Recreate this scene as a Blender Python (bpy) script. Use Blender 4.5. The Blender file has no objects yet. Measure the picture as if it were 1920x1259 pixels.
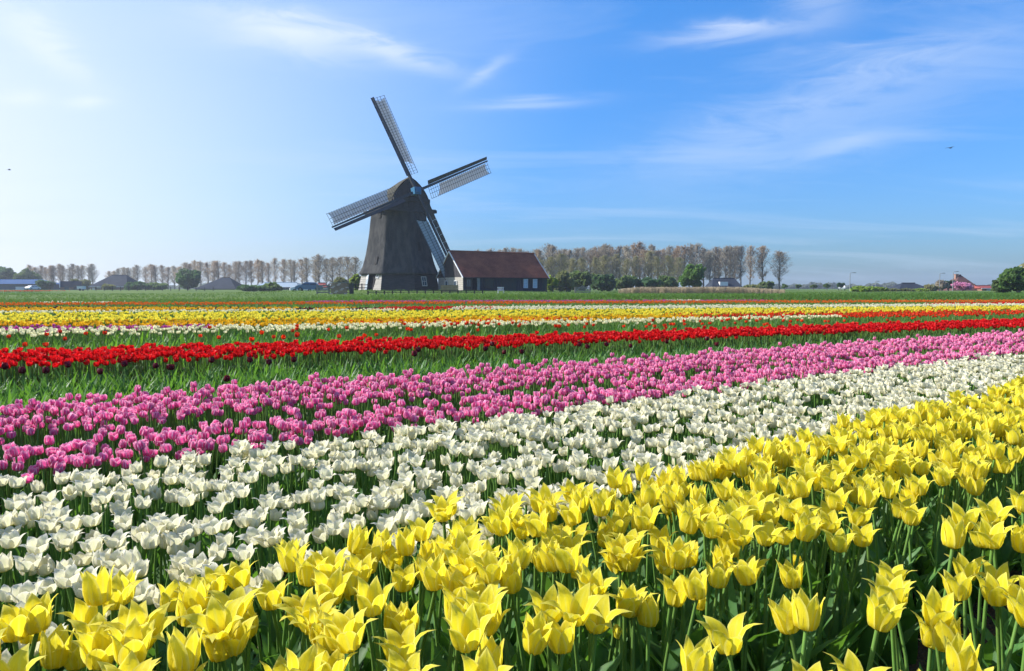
import bpy, math, random
import numpy as np
from mathutils import Vector, Matrix, Quaternion, Euler
random.seed(7); rng = np.random.default_rng(7)
R = math.radians
SC = bpy.context.scene
COL = SC.collection

# ------------------------------------------------------------------ camera, sky, sun, exposure
CAM_H = 1.10; FPX = 1400.0; CX, CY, HZ = 960.0, 629.5, 541.0
PITCH = math.atan((CY - HZ) / FPX)
cd = bpy.data.cameras.new('camera'); cam = bpy.data.objects.new('camera', cd); COL.objects.link(cam)
cd.sensor_width = 36; cd.lens = 36 * FPX / 1920; cd.clip_start = 0.05; cd.clip_end = 6000
cam.location = (0, 0, CAM_H); cam.rotation_euler = (math.pi / 2 - PITCH, 0, 0)
SC.camera = cam

SUN_AZ, SUN_EL = R(-80), R(34)            # azimuth from +Y towards +X
SUN_DIR = Vector((math.sin(SUN_AZ) * math.cos(SUN_EL), math.cos(SUN_AZ) * math.cos(SUN_EL), math.sin(SUN_EL)))
world = bpy.data.worlds.new('World'); SC.world = world; world.use_nodes = True
WN = world.node_tree; WN.nodes.clear()
def wn(t, **k):
    n = WN.nodes.new(t)
    for a, b in k.items(): setattr(n, a, b)
    return n
def wl(a, b): WN.links.new(a, b)
def wmath(op, a, b=None, c=None, clamp=False):
    n = wn('ShaderNodeMath', operation=op, use_clamp=clamp)
    for i, v in enumerate((a, b, c)):
        if v is None: continue
        if isinstance(v, (int, float)): n.inputs[i].default_value = v
        else: wl(v, n.inputs[i])
    return n.outputs[0]
def wdot(a, v):
    n = wn('ShaderNodeVectorMath', operation='DOT_PRODUCT'); wl(a, n.inputs[0]); n.inputs[1].default_value = tuple(v)
    return n.outputs['Value']
sky = wn('ShaderNodeTexSky', sky_type='NISHITA', sun_disc=False)
sky.sun_elevation = SUN_EL; sky.sun_rotation = SUN_AZ
sky.altitude = 0; sky.air_density = 1.1; sky.dust_density = 0.9; sky.ozone_density = 0.9
tc = wn('ShaderNodeTexCoord'); D = tc.outputs['Generated']
hs = wn('ShaderNodeHueSaturation'); hs.inputs['Saturation'].default_value = 1.15; hs.inputs['Value'].default_value = 1.0
wl(sky.outputs[0], hs.inputs['Color'])
tint = wn('ShaderNodeMix', data_type='RGBA', blend_type='MULTIPLY'); tint.inputs['Factor'].default_value = 1.0
wl(hs.outputs[0], tint.inputs['A']); tsep = wn('ShaderNodeSeparateXYZ'); wl(D, tsep.inputs[0])
tr_ = wn('ShaderNodeMix', data_type='RGBA'); wl(wmath('MULTIPLY', tsep.outputs[2], 2.6, clamp=True), tr_.inputs['Factor'])
tr_.inputs['A'].default_value = (0.50, 0.86, 1.68, 1); tr_.inputs['B'].default_value = (0.56, 1.36, 2.2, 1)      # cool, vivid white balance of the photograph
wl(tr_.outputs['Result'], tint.inputs['B'])
sky_col = tint.outputs['Result']
def wmix(fac, a, col):
    n = wn('ShaderNodeMix', data_type='RGBA'); wl(fac, n.inputs['Factor']); wl(a, n.inputs['A'])
    n.inputs['B'].default_value = (*col, 1); return n.outputs['Result']
def pix_dir(px, py):
    x = (px - CX) / FPX; y = -(py - CY) / FPX
    v = Vector((x, math.cos(PITCH) + y * math.sin(PITCH), -math.sin(PITCH) + y * math.cos(PITCH)))
    return v.normalized()
# high thin veil that brightens towards the sun (forward scattering in cirrostratus)
sd = wdot(D, SUN_DIR)
sepg = wn('ShaderNodeSeparateXYZ'); wl(D, sepg.inputs[0])
low = wmath('MAXIMUM', wmath('SUBTRACT', 1.0, wmath('MULTIPLY', sepg.outputs[2], 1.6)), 0.35)   # haze is thickest low down
glow = wmath('POWER', wmath('MULTIPLY', wmath('SUBTRACT', sd, 0.19, clamp=True), 2.0), 1.35)
sky_col = wmix(wmath('MINIMUM', wmath('MULTIPLY', wmath('MULTIPLY', glow, low), 1.12), 0.92), sky_col, (9.2, 9.5, 10.0))
# cirrus: streaked noise on a plane far overhead
sep = wn('ShaderNodeSeparateXYZ'); wl(D, sep.inputs[0])
zz = wmath('ADD', wmath('MAXIMUM', sep.outputs[2], 0.0), 0.12)
cmb = wn('ShaderNodeCombineXYZ'); wl(wmath('DIVIDE', sep.outputs[0], zz), cmb.inputs[0]); wl(wmath('DIVIDE', sep.outputs[1], zz), cmb.inputs[1])
mp = wn('ShaderNodeMapping'); mp.inputs['Rotation'].default_value = (0, 0, R(-38)); mp.inputs['Scale'].default_value = (0.45, 1.5, 1); wl(cmb.outputs[0], mp.inputs[0])
nz = wn('ShaderNodeTexNoise'); nz.inputs['Scale'].default_value = 1.1; nz.inputs['Detail'].default_value = 7; nz.inputs['Roughness'].default_value = 0.6; nz.inputs['Distortion'].default_value = 0.7
wl(mp.outputs[0], nz.inputs['Vector'])
streak = wmath('MULTIPLY', wmath('SUBTRACT', nz.outputs['Fac'], 0.50, clamp=True), 1.1, clamp=True)
sky_col = wmix(streak, sky_col, (6.5, 7.9, 10.0))
# the distinct wisps
nz2 = wn('ShaderNodeTexNoise'); nz2.inputs['Scale'].default_value = 14; nz2.inputs['Detail'].default_value = 6; nz2.inputs['Roughness'].default_value = 0.62; nz2.inputs['Distortion'].default_value = 1.2
mp2 = wn('ShaderNodeMapping'); mp2.inputs['Rotation'].default_value = (0, R(-8), 0); mp2.inputs['Scale'].default_value = (.55, .55, 2.6); wl(D, mp2.inputs[0]); wl(mp2.outputs[0], nz2.inputs['Vector'])
wob = wmath('SUBTRACT', nz2.outputs['Fac'], 0.5)
for (x0, y0, x1, y1, wd, amp) in [(400, 40, 680, 90, 32, .8), (640, 70, 850, 130, 16, .75), (1235, 78, 1510, 45, 15, .6), (1470, 30, 1620, -30, 40, .35),
                                  (890, 200, 1095, 188, 9, .55), (870, 165, 960, 105, 10, .35), (1500, 290, 1665, 255, 12, .35), (1380, 260, 1960, 60, 70, .32),
                                  (-10, 10, 170, 150, 26, .6), (120, 192, 200, 190, 9, .55), (0, 185, 90, 180, 10, .45), (1160, 330, 1560, 240, 50, .2)]:
    a, b = pix_dir(x0, y0), pix_dir(x1, y1); c = (a + b).normalized(); e = (b - a); L = e.length; e.normalize(); f = c.cross(e).normalized()
    u = wdot(D, e); v = wmath('ADD', wdot(D, f), wmath('MULTIPLY', wob, wd / FPX * 3.0))
    u0 = c.dot(e); s = 2.0 / L
    gu = wmath('POWER', wmath('MULTIPLY', wmath('SUBTRACT', u, u0), s), 2.0)
    gv = wmath('POWER', wmath('MULTIPLY', v, FPX / wd), 2.0)
    g = wmath('EXPONENT', wmath('MULTIPLY', wmath('ADD', gu, gv), -1.0))
    front = wmath('GREATER_THAN', wdot(D, c), 0.0)
    g = wmath('MULTIPLY', wmath('MULTIPLY', g, front), wmath('MULTIPLY', nz2.outputs['Fac'], amp * 1.15), clamp=True)
    sky_col = wmix(g, sky_col, (10.2, 10.6, 11.0))
bg = wn('ShaderNodeBackground'); bg.inputs['Strength'].default_value = 0.065
wo = wn('ShaderNodeOutputWorld'); wl(sky_col, bg.inputs['Color']); wl(bg.outputs[0], wo.inputs['Surface'])

sl = bpy.data.lights.new('sun', 'SUN'); sl.energy = 5.0; sl.angle = R(0.6); sl.color = (1, 0.96, 0.90)
sun = bpy.data.objects.new('sun', sl); COL.objects.link(sun); sun.rotation_euler = SUN_DIR.to_track_quat('Z', 'Y').to_euler()
SC.view_settings.view_transform = 'Standard'; SC.view_settings.look = 'None'
SC.view_settings.exposure = 0.70; SC.view_settings.gamma = 1; SC.view_settings.use_curve_mapping = False
cy = SC.cycles
cy.max_bounces = 6; cy.diffuse_bounces = 3; cy.glossy_bounces = 2; cy.transmission_bounces = 4; cy.transparent_max_bounces = 6; cy.volume_bounces = 0
cy.use_denoising = True; cy.sample_clamp_indirect = 6

# ------------------------------------------------------------------ helpers
def at(px, py, Y):
    """the point of the place that lies at depth Y (metres along +Y) on the line of sight of a photo pixel"""
    d = pix_dir(px, py); return Vector((0, 0, CAM_H)) + d * (Y / d.y)
def on_plane(px, py, z):
    d = pix_dir(px, py); return Vector((0, 0, CAM_H)) + d * ((z - CAM_H) / d.z)
FWD = Vector((0, math.cos(PITCH), -math.sin(PITCH))); UPV = Vector((0, math.sin(PITCH), math.cos(PITCH)))
def proj(p):
    d = Vector(p) - Vector((0, 0, CAM_H)); z = d.dot(FWD)
    return (CX + FPX * d.x / z, CY - FPX * d.dot(UPV) / z, z)
def sstep(a, b, x):
    t = min(1, max(0, (x - a) / (b - a))); return t * t * (3 - 2 * t)
def bank_start(X): return 39.5 + 0.13 * X
MILL = Vector((-16.17, 107.84, 0.80))
def ground_z(X, Y):
    b = bank_start(max(-45, min(45, X)))
    top = 0.24 + 0.26 * sstep(-16, -5, X * 45.0 / max(Y, 45))
    z = (top + (0.55 - top) * sstep(60, 240, Y)) * sstep(b, b + 7, Y)
    d = math.hypot(X - MILL.x, Y - MILL.y)
    z += (0.82 - z) * (1 - sstep(7, 32, d)) if Y > b + 8 else 0
    return z

def tag(o, label=None, cat=None, group=None, kind=None):
    if label: o['label'] = label
    if cat: o['category'] = cat
    if group: o['group'] = group
    if kind: o['kind'] = kind
    return o
def empty(name, loc=(0, 0, 0), rz=0, parent=None):
    o = bpy.data.objects.new(name, None); COL.objects.link(o); o.location = loc; o.rotation_euler = (0, 0, rz); o.parent = parent
    o.empty_display_size = 0.1
    return o
def link(name, me, parent=None, loc=None, rz=None, col=None):
    o = bpy.data.objects.new(name, me); (col or COL).objects.link(o)
    if parent is not None: o.parent = parent
    if loc is not None: o.location = loc
    if rz is not None: o.rotation_euler = (0, 0, rz)
    return o
class MB:
    def __init__(s): s.v = []; s.f = []; s.m = []; s.uv = {}
    def quad(s, a, b, c, d, m=0):
        i = len(s.v); s.v += [tuple(a), tuple(b), tuple(c), tuple(d)]; s.f.append((i, i + 1, i + 2, i + 3)); s.m.append(m)
    def face(s, pts, m=0):
        i = len(s.v); s.v += [tuple(p) for p in pts]; s.f.append(tuple(range(i, i + len(pts)))); s.m.append(m)
    def hexa(s, p, m=0):
        i = len(s.v); s.v += [tuple(q) for q in p]
        for f in ((0, 3, 2, 1), (4, 5, 6, 7), (0, 1, 5, 4), (1, 2, 6, 5), (2, 3, 7, 6), (3, 0, 4, 7)):
            s.f.append(tuple(i + k for k in f)); s.m.append(m)
    def box(s, c, size, ax=None, m=0):
        c = Vector(c); ex, ey, ez = ax if ax else (Vector((1, 0, 0)), Vector((0, 1, 0)), Vector((0, 0, 1)))
        ex, ey, ez = Vector(ex) * size[0] / 2, Vector(ey) * size[1] / 2, Vector(ez) * size[2] / 2
        s.hexa([c - ex - ey - ez, c + ex - ey - ez, c + ex + ey - ez, c - ex + ey - ez, c - ex - ey + ez, c + ex - ey + ez, c + ex + ey + ez, c - ex + ey + ez], m)
    def bar(s, a, b, w, h, up=(0, 0, 1), m=0):
        a, b = Vector(a), Vector(b); ex = b - a; L = ex.length; ex.normalize(); up = Vector(up)
        ey = up.cross(ex)
        if ey.length < 1e-4: ey = Vector((0, 1, 0)).cross(ex)
        ey.normalize(); ez = ex.cross(ey); s.box((a + b) / 2, (L, w, h), (ex, ey, ez), m)
    def tube(s, pts, rad, n=5, m=0, cap=False):
        pts = [Vector(p) for p in pts]; base = len(s.v); ref = None
        for i, p in enumerate(pts):
            t = (pts[min(i + 1, len(pts) - 1)] - pts[max(i - 1, 0)]).normalized()
            if ref is None: ref = t.orthogonal().normalized()
            a = (ref - t * ref.dot(t)).normalized(); b = t.cross(a); ref = a
            for k in range(n):
                q = 2 * math.pi * k / n; s.v.append(tuple(p + (a * math.cos(q) + b * math.sin(q)) * rad[i]))
        for i in range(len(pts) - 1):
            for k in range(n):
                s.f.append((base + i * n + k, base + i * n + (k + 1) % n, base + (i + 1) * n + (k + 1) % n, base + (i + 1) * n + k)); s.m.append(m)
        if cap:
            s.f.append(tuple(base + (len(pts) - 1) * n + k for k in range(n))); s.m.append(m)
            s.f.append(tuple(base + n - 1 - k for k in range(n))); s.m.append(m)
    def grid(s, fn, nu, nv, m=0):
        base = len(s.v)
        for j in range(nv + 1):
            for i in range(nu + 1):
                s.uv[len(s.v)] = (i / nu, j / nv); s.v.append(tuple(fn(i / nu, j / nv)))
        for j in range(nv):
            for i in range(nu):
                a = base + j * (nu + 1) + i; s.f.append((a, a + 1, a + nu + 2, a + nu + 1)); s.m.append(m)
    def add(s, o, m=None):
        b = len(s.v); s.v += o.v; s.f += [tuple(b + k for k in f) for f in o.f]; s.m += [m if m is not None else q for q in o.m]
        for k, u in o.uv.items(): s.uv[b + k] = u
        return s
    def mesh(s, name, mats, smooth=False):
        me = bpy.data.meshes.new(name); me.from_pydata(s.v, [], s.f)
        for q in (mats if isinstance(mats, (list, tuple)) else [mats]): me.materials.append(q)
        if any(s.m): me.polygons.foreach_set('material_index', s.m)
        if smooth: me.polygons.foreach_set('use_smooth', [True] * len(s.f))
        if s.uv:
            L = me.uv_layers.new(name='UVMap'); idx = np.zeros(len(me.loops), dtype=np.int32); me.loops.foreach_get('vertex_index', idx)
            t = np.full((len(s.v), 2), 0.5, dtype=np.float32)
            for k, u in s.uv.items(): t[k] = u
            L.data.foreach_set('uv', t[idx].ravel())
        me.update(); return me
    def build(s, name, mats, parent=None, smooth=False, loc=None, rz=None):
        return link(name, s.mesh(name, mats, smooth), parent, loc, rz)

# ------------------------------------------------------------------ materials
def mat(name, col, rough=0.7, col2=None, scale=5.0, detail=4, bump=0.0, bscale=None, stretch=None, spec=0.3, rnd=0.0, transl=0.0, tcol=None, coord='Object', contrast=(0.35, 0.65), metal=0.0):
    m = bpy.data.materials.new(name); m.use_nodes = True; nt = m.node_tree; n = nt.nodes; n.clear(); L = nt.links.new
    out = n.new('ShaderNodeOutputMaterial'); p = n.new('ShaderNodeBsdfPrincipled')
    p.inputs['Roughness'].default_value = rough; p.inputs['Specular IOR Level'].default_value = spec; p.inputs['Metallic'].default_value = metal
    t = n.new('ShaderNodeTexCoord'); vec = t.outputs[coord]
    if stretch:
        q = n.new('ShaderNodeMapping'); q.inputs['Scale'].default_value = stretch; L(vec, q.inputs[0]); vec = q.outputs[0]
    c = None
    if col2 is not None:
        z = n.new('ShaderNodeTexNoise'); z.inputs['Scale'].default_value = scale; z.inputs['Detail'].default_value = detail; z.inputs['Roughness'].default_value = 0.6; L(vec, z.inputs['Vector'])
        r = n.new('ShaderNodeMapRange'); r.inputs['From Min'].default_value = contrast[0]; r.inputs['From Max'].default_value = contrast[1]; L(z.outputs['Fac'], r.inputs['Value'])
        x = n.new('ShaderNodeMix'); x.data_type = 'RGBA'; x.inputs['A'].default_value = (*col, 1); x.inputs['B'].default_value = (*col2, 1); L(r.outputs[0], x.inputs['Factor']); c = x.outputs['Result']
    if c is None:
        g = n.new('ShaderNodeRGB'); g.outputs[0].default_value = (*col, 1); c = g.outputs[0]
    if rnd:
        oi = n.new('ShaderNodeObjectInfo'); h = n.new('ShaderNodeHueSaturation')
        a = n.new('ShaderNodeMapRange'); a.inputs['To Min'].default_value = 1 - rnd; a.inputs['To Max'].default_value = 1 + rnd; L(oi.outputs['Random'], a.inputs['Value']); L(a.outputs[0], h.inputs['Value'])
        a2 = n.new('ShaderNodeMath'); a2.operation = 'MULTIPLY_ADD'; a2.inputs[1].default_value = 0.08 * rnd; a2.inputs[2].default_value = 0.5 - 0.04 * rnd; L(oi.outputs['Random'], a2.inputs[0]); L(a2.outputs[0], h.inputs['Hue'])
        L(c, h.inputs['Color']); c = h.outputs[0]
    L(c, p.inputs['Base Color'])
    if bump:
        b = n.new('ShaderNodeBump'); b.inputs['Strength'].default_value = bump; b.inputs['Distance'].default_value = 0.05
        z2 = n.new('ShaderNodeTexNoise'); z2.inputs['Scale'].default_value = bscale or scale * 3; z2.inputs['Detail'].default_value = 5; L(vec, z2.inputs['Vector']); L(z2.outputs['Fac'], b.inputs['Height']); L(b.outputs[0], p.inputs['Normal'])
    sh = p.outputs[0]
    if transl:
        tr = n.new('ShaderNodeBsdfTranslucent'); mx = n.new('ShaderNodeMixShader'); mx.inputs[0].default_value = transl
        if tcol: tr.inputs['Color'].default_value = (*tcol, 1)
        else: L(c, tr.inputs['Color'])
        L(p.outputs[0], mx.inputs[1]); L(tr.outputs[0], mx.inputs[2]); sh = mx.outputs[0]
    L(sh, out.inputs['Surface']); return m

def petal_mat(name, base, mid, edge, transl=0.45, edge_w=0.55, rnd=0.1, tip=None, rough=0.45):
    """petal colour by its own UV: claw at the foot, body, margin"""
    m = bpy.data.materials.new(name); m.use_nodes = True; nt = m.node_tree; n = nt.nodes; n.clear(); L = nt.links.new
    out = n.new('ShaderNodeOutputMaterial'); p = n.new('ShaderNodeBsdfPrincipled'); p.inputs['Roughness'].default_value = rough; p.inputs['Specular IOR Level'].default_value = 0.22
    uv = n.new('ShaderNodeUVMap'); sp = n.new('ShaderNodeSeparateXYZ'); L(uv.outputs[0], sp.inputs[0])
    def mth(op, a, b, clamp=False):
        q = n.new('ShaderNodeMath'); q.operation = op; q.use_clamp = clamp
        for i, v in enumerate((a, b)):
            if isinstance(v, (int, float)): q.inputs[i].default_value = v
            elif v is not None: L(v, q.inputs[i])
        return q.outputs[0]
    def mix(f, a, b):
        x = n.new('ShaderNodeMix'); x.data_type = 'RGBA'; L(f, x.inputs['Factor'])
        for s_, v in (('A', a), ('B', b)):
            if isinstance(v, tuple): x.inputs[s_].default_value = (*v, 1)
            else: L(v, x.inputs[s_])
        return x.outputs['Result']
    u = mth('MULTIPLY', mth('ABSOLUTE', mth('SUBTRACT', sp.outputs[0], 0.5), None), 2.0)
    z = n.new('ShaderNodeTexNoise'); z.inputs['Scale'].default_value = 3.0; z.inputs['Detail'].default_value = 4
    mp_ = n.new('ShaderNodeMapping'); mp_.inputs['Scale'].default_value = (9, 1.2, 1); L(uv.outputs[0], mp_.inputs[0]); L(mp_.outputs[0], z.inputs['Vector'])
    nf = mth('MULTIPLY', mth('SUBTRACT', z.outputs['Fac'], 0.5), 0.9)
    fe = mth('ADD', mth('MULTIPLY', mth('SUBTRACT', mth('MAXIMUM', u, mth('MULTIPLY', sp.outputs[1], 0.92)), edge_w), 1.0 / (1.0 - edge_w + 1e-3)), mth('MULTIPLY', nf, 0.5), True)
    fb = mth('SUBTRACT', 1.0, mth('MULTIPLY', sp.outputs[1], 4.0), True)
    c = mix(fe, mid, edge); c = mix(mth('MULTIPLY', fb, 0.8), c, base)
    if tip:   # pale green midrib
        rib = mth('MULTIPLY', mth('SUBTRACT', 1.0, mth('MULTIPLY', u, 5.0), True), mth('SUBTRACT', 0.75, mth('MULTIPLY', sp.outputs[1], 0.7), True)); c = mix(rib, c, tip)
    vein = mth('ADD', 1.0, mth('MULTIPLY', nf, 0.35))
    oi = n.new('ShaderNodeObjectInfo'); h = n.new('ShaderNodeHueSaturation')
    a = n.new('ShaderNodeMapRange'); a.inputs['To Min'].default_value = 1 - rnd; a.inputs['To Max'].default_value = 1 + rnd * 0.6; L(oi.outputs['Random'], a.inputs['Value'])
    L(mth('MULTIPLY', a.outputs[0], vein), h.inputs['Value']); L(c, h.inputs['Color']); c = h.outputs[0]
    L(c, p.inputs['Base Color'])
    b = n.new('ShaderNodeBump'); b.inputs['Strength'].default_value = 0.25; b.inputs['Distance'].default_value = 0.004; L(z.outputs['Fac'], b.inputs['Height']); L(b.outputs[0], p.inputs['Normal'])
    tr = n.new('ShaderNodeBsdfTranslucent'); L(c, tr.inputs['Color']); mx = n.new('ShaderNodeMixShader'); mx.inputs[0].default_value = transl
    L(p.outputs[0], mx.inputs[1]); L(tr.outputs[0], mx.inputs[2]); L(mx.outputs[0], out.inputs['Surface']); return m

M = {}
M['yellow'] = petal_mat('petal yellow', (0.76, 0.56, 0.02), (0.88, 0.755, 0.035), (0.91, 0.83, 0.20), 0.5, 0.70, rough=0.6, tip=(0.74, 0.74, 0.16))
M['white'] = petal_mat('petal white', (0.72, 0.68, 0.20), (0.84, 0.80, 0.55), (0.88, 0.84, 0.72), 0.42, 0.6, 0.07, tip=(0.70, 0.72, 0.36))
M['pink'] = petal_mat('petal pink', (0.72, 0.16, 0.34), (0.84, 0.105, 0.33), (0.95, 0.62, 0.76), 0.42, 0.52, 0.14)
M['red'] = petal_mat('petal red', (0.55, 0.02, 0.01), (0.72, 0.008, 0.012), (0.80, 0.03, 0.02), 0.4, 0.7, 0.18)
M['orange'] = petal_mat('petal orange', (0.7, 0.3, 0.02), (0.80, 0.14, 0.01), (0.85, 0.30, 0.02), 0.42, 0.6, 0.2)
M['amber'] = petal_mat('petal amber', (0.7, 0.3, 0.01), (0.84, 0.48, 0.01), (0.86, 0.55, 0.02), 0.42, 0.6, 0.2)
M['cream'] = petal_mat('petal cream', (0.72, 0.70, 0.30), (0.86, 0.82, 0.50), (0.88, 0.84, 0.62), 0.42, 0.6, 0.08)
M['maroon'] = petal_mat('petal maroon', (0.12, 0.01, 0.02), (0.13, 0.008, 0.02), (0.20, 0.015, 0.03), 0.3, 0.6, 0.2)
M['magenta'] = petal_mat('petal magenta', (0.5, 0.05, 0.3), (0.55, 0.04, 0.30), (0.75, 0.25, 0.5), 0.4, 0.6, 0.3)
M['vermilion'] = petal_mat('petal vermilion', (0.7, 0.15, 0.02), (0.80, 0.05, 0.01), (0.82, 0.10, 0.02), 0.42, 0.6, 0.2)
M['stem'] = mat('tulip stem', (0.15, 0.28, 0.055), 0.5, (0.11, 0.22, 0.045), 20, rnd=0.15, transl=0.15)
M['leaf'] = mat('tulip leaf', (0.058, 0.155, 0.042), 0.5, (0.095, 0.21, 0.055), 12, rnd=0.25, transl=0.36, tcol=(0.17, 0.38, 0.035), spec=0.3, stretch=(6, 6, 1))
M['leaf_light'] = mat('young tulip leaf', (0.085, 0.21, 0.03), 0.55, (0.125, 0.27, 0.04), 12, rnd=0.25, transl=0.38, tcol=(0.20, 0.44, 0.03), spec=0.2, stretch=(6, 6, 1))
M['soil'] = mat('soil', (0.07, 0.048, 0.032), 0.95, (0.13, 0.095, 0.065), 7, 8, bump=0.9, bscale=28, spec=0.1)
M['grass'] = mat('meadow', (0.055, 0.115, 0.020), 0.9, (0.12, 0.17, 0.035), 0.06, 8, bump=0.5, bscale=3, spec=0.1)
M['blade'] = mat('grass blades', (0.06, 0.14, 0.03), 0.6, (0.10, 0.18, 0.035), 2, rnd=0.3, transl=0.35, tcol=(0.16, 0.30, 0.03))
M['reed'] = mat('dry reed', (0.52, 0.43, 0.29), 0.8, (0.40, 0.32, 0.20), 3, rnd=0.2, transl=0.25)
M['thatch'] = mat('thatch', (0.040, 0.041, 0.044), 0.95, (0.074, 0.073, 0.072), 1.1, 9, bump=1.0, bscale=9, stretch=(1.6, 1.6, 0.5), spec=0.1, contrast=(0.42, 0.60))
M['thatch_cap'] = mat('mossy thatch', (0.060, 0.058, 0.048), 0.95, (0.098, 0.094, 0.072), 1.0, 8, bump=0.8, bscale=9, spec=0.1)
M['tar'] = mat('tarred boards', (0.024, 0.023, 0.024), 0.65, (0.05, 0.048, 0.05), 1.3, 6, bump=0.3, bscale=14, stretch=(1, 1, 6))
M['tarwood'] = mat('dark sail timber', (0.030, 0.032, 0.040), 0.5, (0.05, 0.055, 0.065), 2, 5)
M['pale'] = mat('pale grey boards', (0.46, 0.43, 0.38), 0.8, (0.33, 0.31, 0.28), 2.2, 7, bump=0.3, bscale=12, stretch=(1, 1, 5))
M['cloth'] = mat('sail cloth', (0.58, 0.64, 0.72), 0.8, (0.48, 0.54, 0.62), 1.2, 5, bump=0.3, bscale=2, transl=0.28, tcol=(0.30, 0.31, 0.34))
M['blue'] = mat('blue paint', (0.03, 0.14, 0.26), 0.4)
M['door'] = mat('pale blue door', (0.32, 0.38, 0.43), 0.5, (0.26, 0.31, 0.36), 4)
M['black'] = mat('dark opening', (0.01, 0.01, 0.012), 0.8)
M['glass'] = mat('window glass', (0.05, 0.07, 0.09), 0.08, spec=0.8)
M['frame'] = mat('cream window paint', (0.62, 0.60, 0.52), 0.5)
M['whitepaint'] = mat('white paint', (0.72, 0.72, 0.72), 0.5, (0.6, 0.6, 0.6), 3)
M['tile'] = mat('red clay tiles', (0.21, 0.062, 0.038), 0.75, (0.36, 0.115, 0.062), 0.7, 8, bump=0.2, bscale=12)
M['barnwood'] = mat('dark barn boards', (0.022, 0.022, 0.03), 0.7, (0.045, 0.042, 0.05), 1.5, 6, stretch=(5, 5, 0.6))
M['greendoor'] = mat('green brown shed door', (0.035, 0.045, 0.04), 0.7, (0.06, 0.045, 0.035), 1.2)
M['slate'] = mat('dark roof', (0.020, 0.027, 0.042), 0.85, (0.034, 0.042, 0.060), 0.6, 5, spec=0.1)
M['bluemetal'] = mat('blue metal roof', (0.06, 0.15, 0.32), 0.5, (0.08, 0.18, 0.36), 0.3)
M['bluewall'] = mat('dark blue cladding', (0.045, 0.085, 0.13), 0.6)
M['brick'] = mat('brick wall', (0.24, 0.12, 0.09), 0.85, (0.32, 0.18, 0.13), 3, 6)
M['rosebrick'] = mat('pale rose brick', (0.45, 0.34, 0.30), 0.85, (0.55, 0.44, 0.40), 3, 6)
M['tanbrick'] = mat('tan brick', (0.32, 0.21, 0.14), 0.85, (0.25, 0.165, 0.115), 4)
M['redroof'] = mat('red roof', (0.30, 0.06, 0.05), 0.7, (0.22, 0.05, 0.04), 1)
M['brownroof'] = mat('brown purple tiles', (0.085, 0.045, 0.045), 0.85, (0.12, 0.06, 0.055), 0.8, spec=0.1)
M['paleroof'] = mat('pale sheet roof', (0.30, 0.38, 0.45), 0.5)
M['bark'] = mat('bark', (0.12, 0.105, 0.095), 0.9, (0.19, 0.17, 0.155), 2, 5, rnd=0.15)
M['wood'] = mat('grey timber', (0.30, 0.28, 0.25), 0.85, (0.20, 0.185, 0.165), 3, 5)
M['darkwood'] = mat('dark fence timber', (0.045, 0.04, 0.035), 0.85, (0.07, 0.06, 0.055), 3)
M['tan'] = mat('tan planks', (0.34, 0.24, 0.12), 0.8, (0.26, 0.18, 0.09), 3)
M['steel'] = mat('galvanised steel', (0.30, 0.31, 0.32), 0.45, metal=0.6)
M['carblue'] = mat('blue car paint', (0.08, 0.16, 0.28), 0.25, spec=0.6)
M['carwhite'] = mat('white car paint', (0.7, 0.7, 0.7), 0.3, spec=0.6)
M['rubber'] = mat('rubber', (0.02, 0.02, 0.02), 0.8)
M['bird'] = mat('dark feathers', (0.03, 0.03, 0.035), 0.8)
def leafmat(name, c, c2, t=None): return mat(name, c, 0.7, c2, 0.5, 4, rnd=0.25, transl=0.35, tcol=t or tuple(min(1, q * 1.7) for q in c2))
M['poplar_brown'] = leafmat('copper poplar leaf', (0.27, 0.195, 0.125), (0.33, 0.245, 0.165))
M['poplar_grey'] = leafmat('grey brown poplar leaf', (0.25, 0.215, 0.165), (0.31, 0.265, 0.20))
M['poplar_olive'] = leafmat('olive poplar leaf', (0.19, 0.185, 0.08), (0.24, 0.225, 0.10))
M['bush_dark'] = leafmat('dark green foliage', (0.030, 0.075, 0.028), (0.055, 0.11, 0.035))
M['bush_mid'] = leafmat('mid green foliage', (0.06, 0.11, 0.03), (0.10, 0.15, 0.04))
M['bush_fresh'] = leafmat('fresh green foliage', (0.13, 0.20, 0.025), (0.19, 0.26, 0.03))
M['bush_olive'] = leafmat('olive foliage', (0.10, 0.115, 0.04), (0.14, 0.15, 0.05))
M['tree_green'] = leafmat('bright spring foliage', (0.055, 0.125, 0.022), (0.09, 0.18, 0.03))
M['blossom'] = leafmat('pink blossom', (0.50, 0.18, 0.32), (0.60, 0.26, 0.40))
M['far_wood'] = leafmat('distant foliage', (0.08, 0.11, 0.09), (0.11, 0.13, 0.10))

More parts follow.
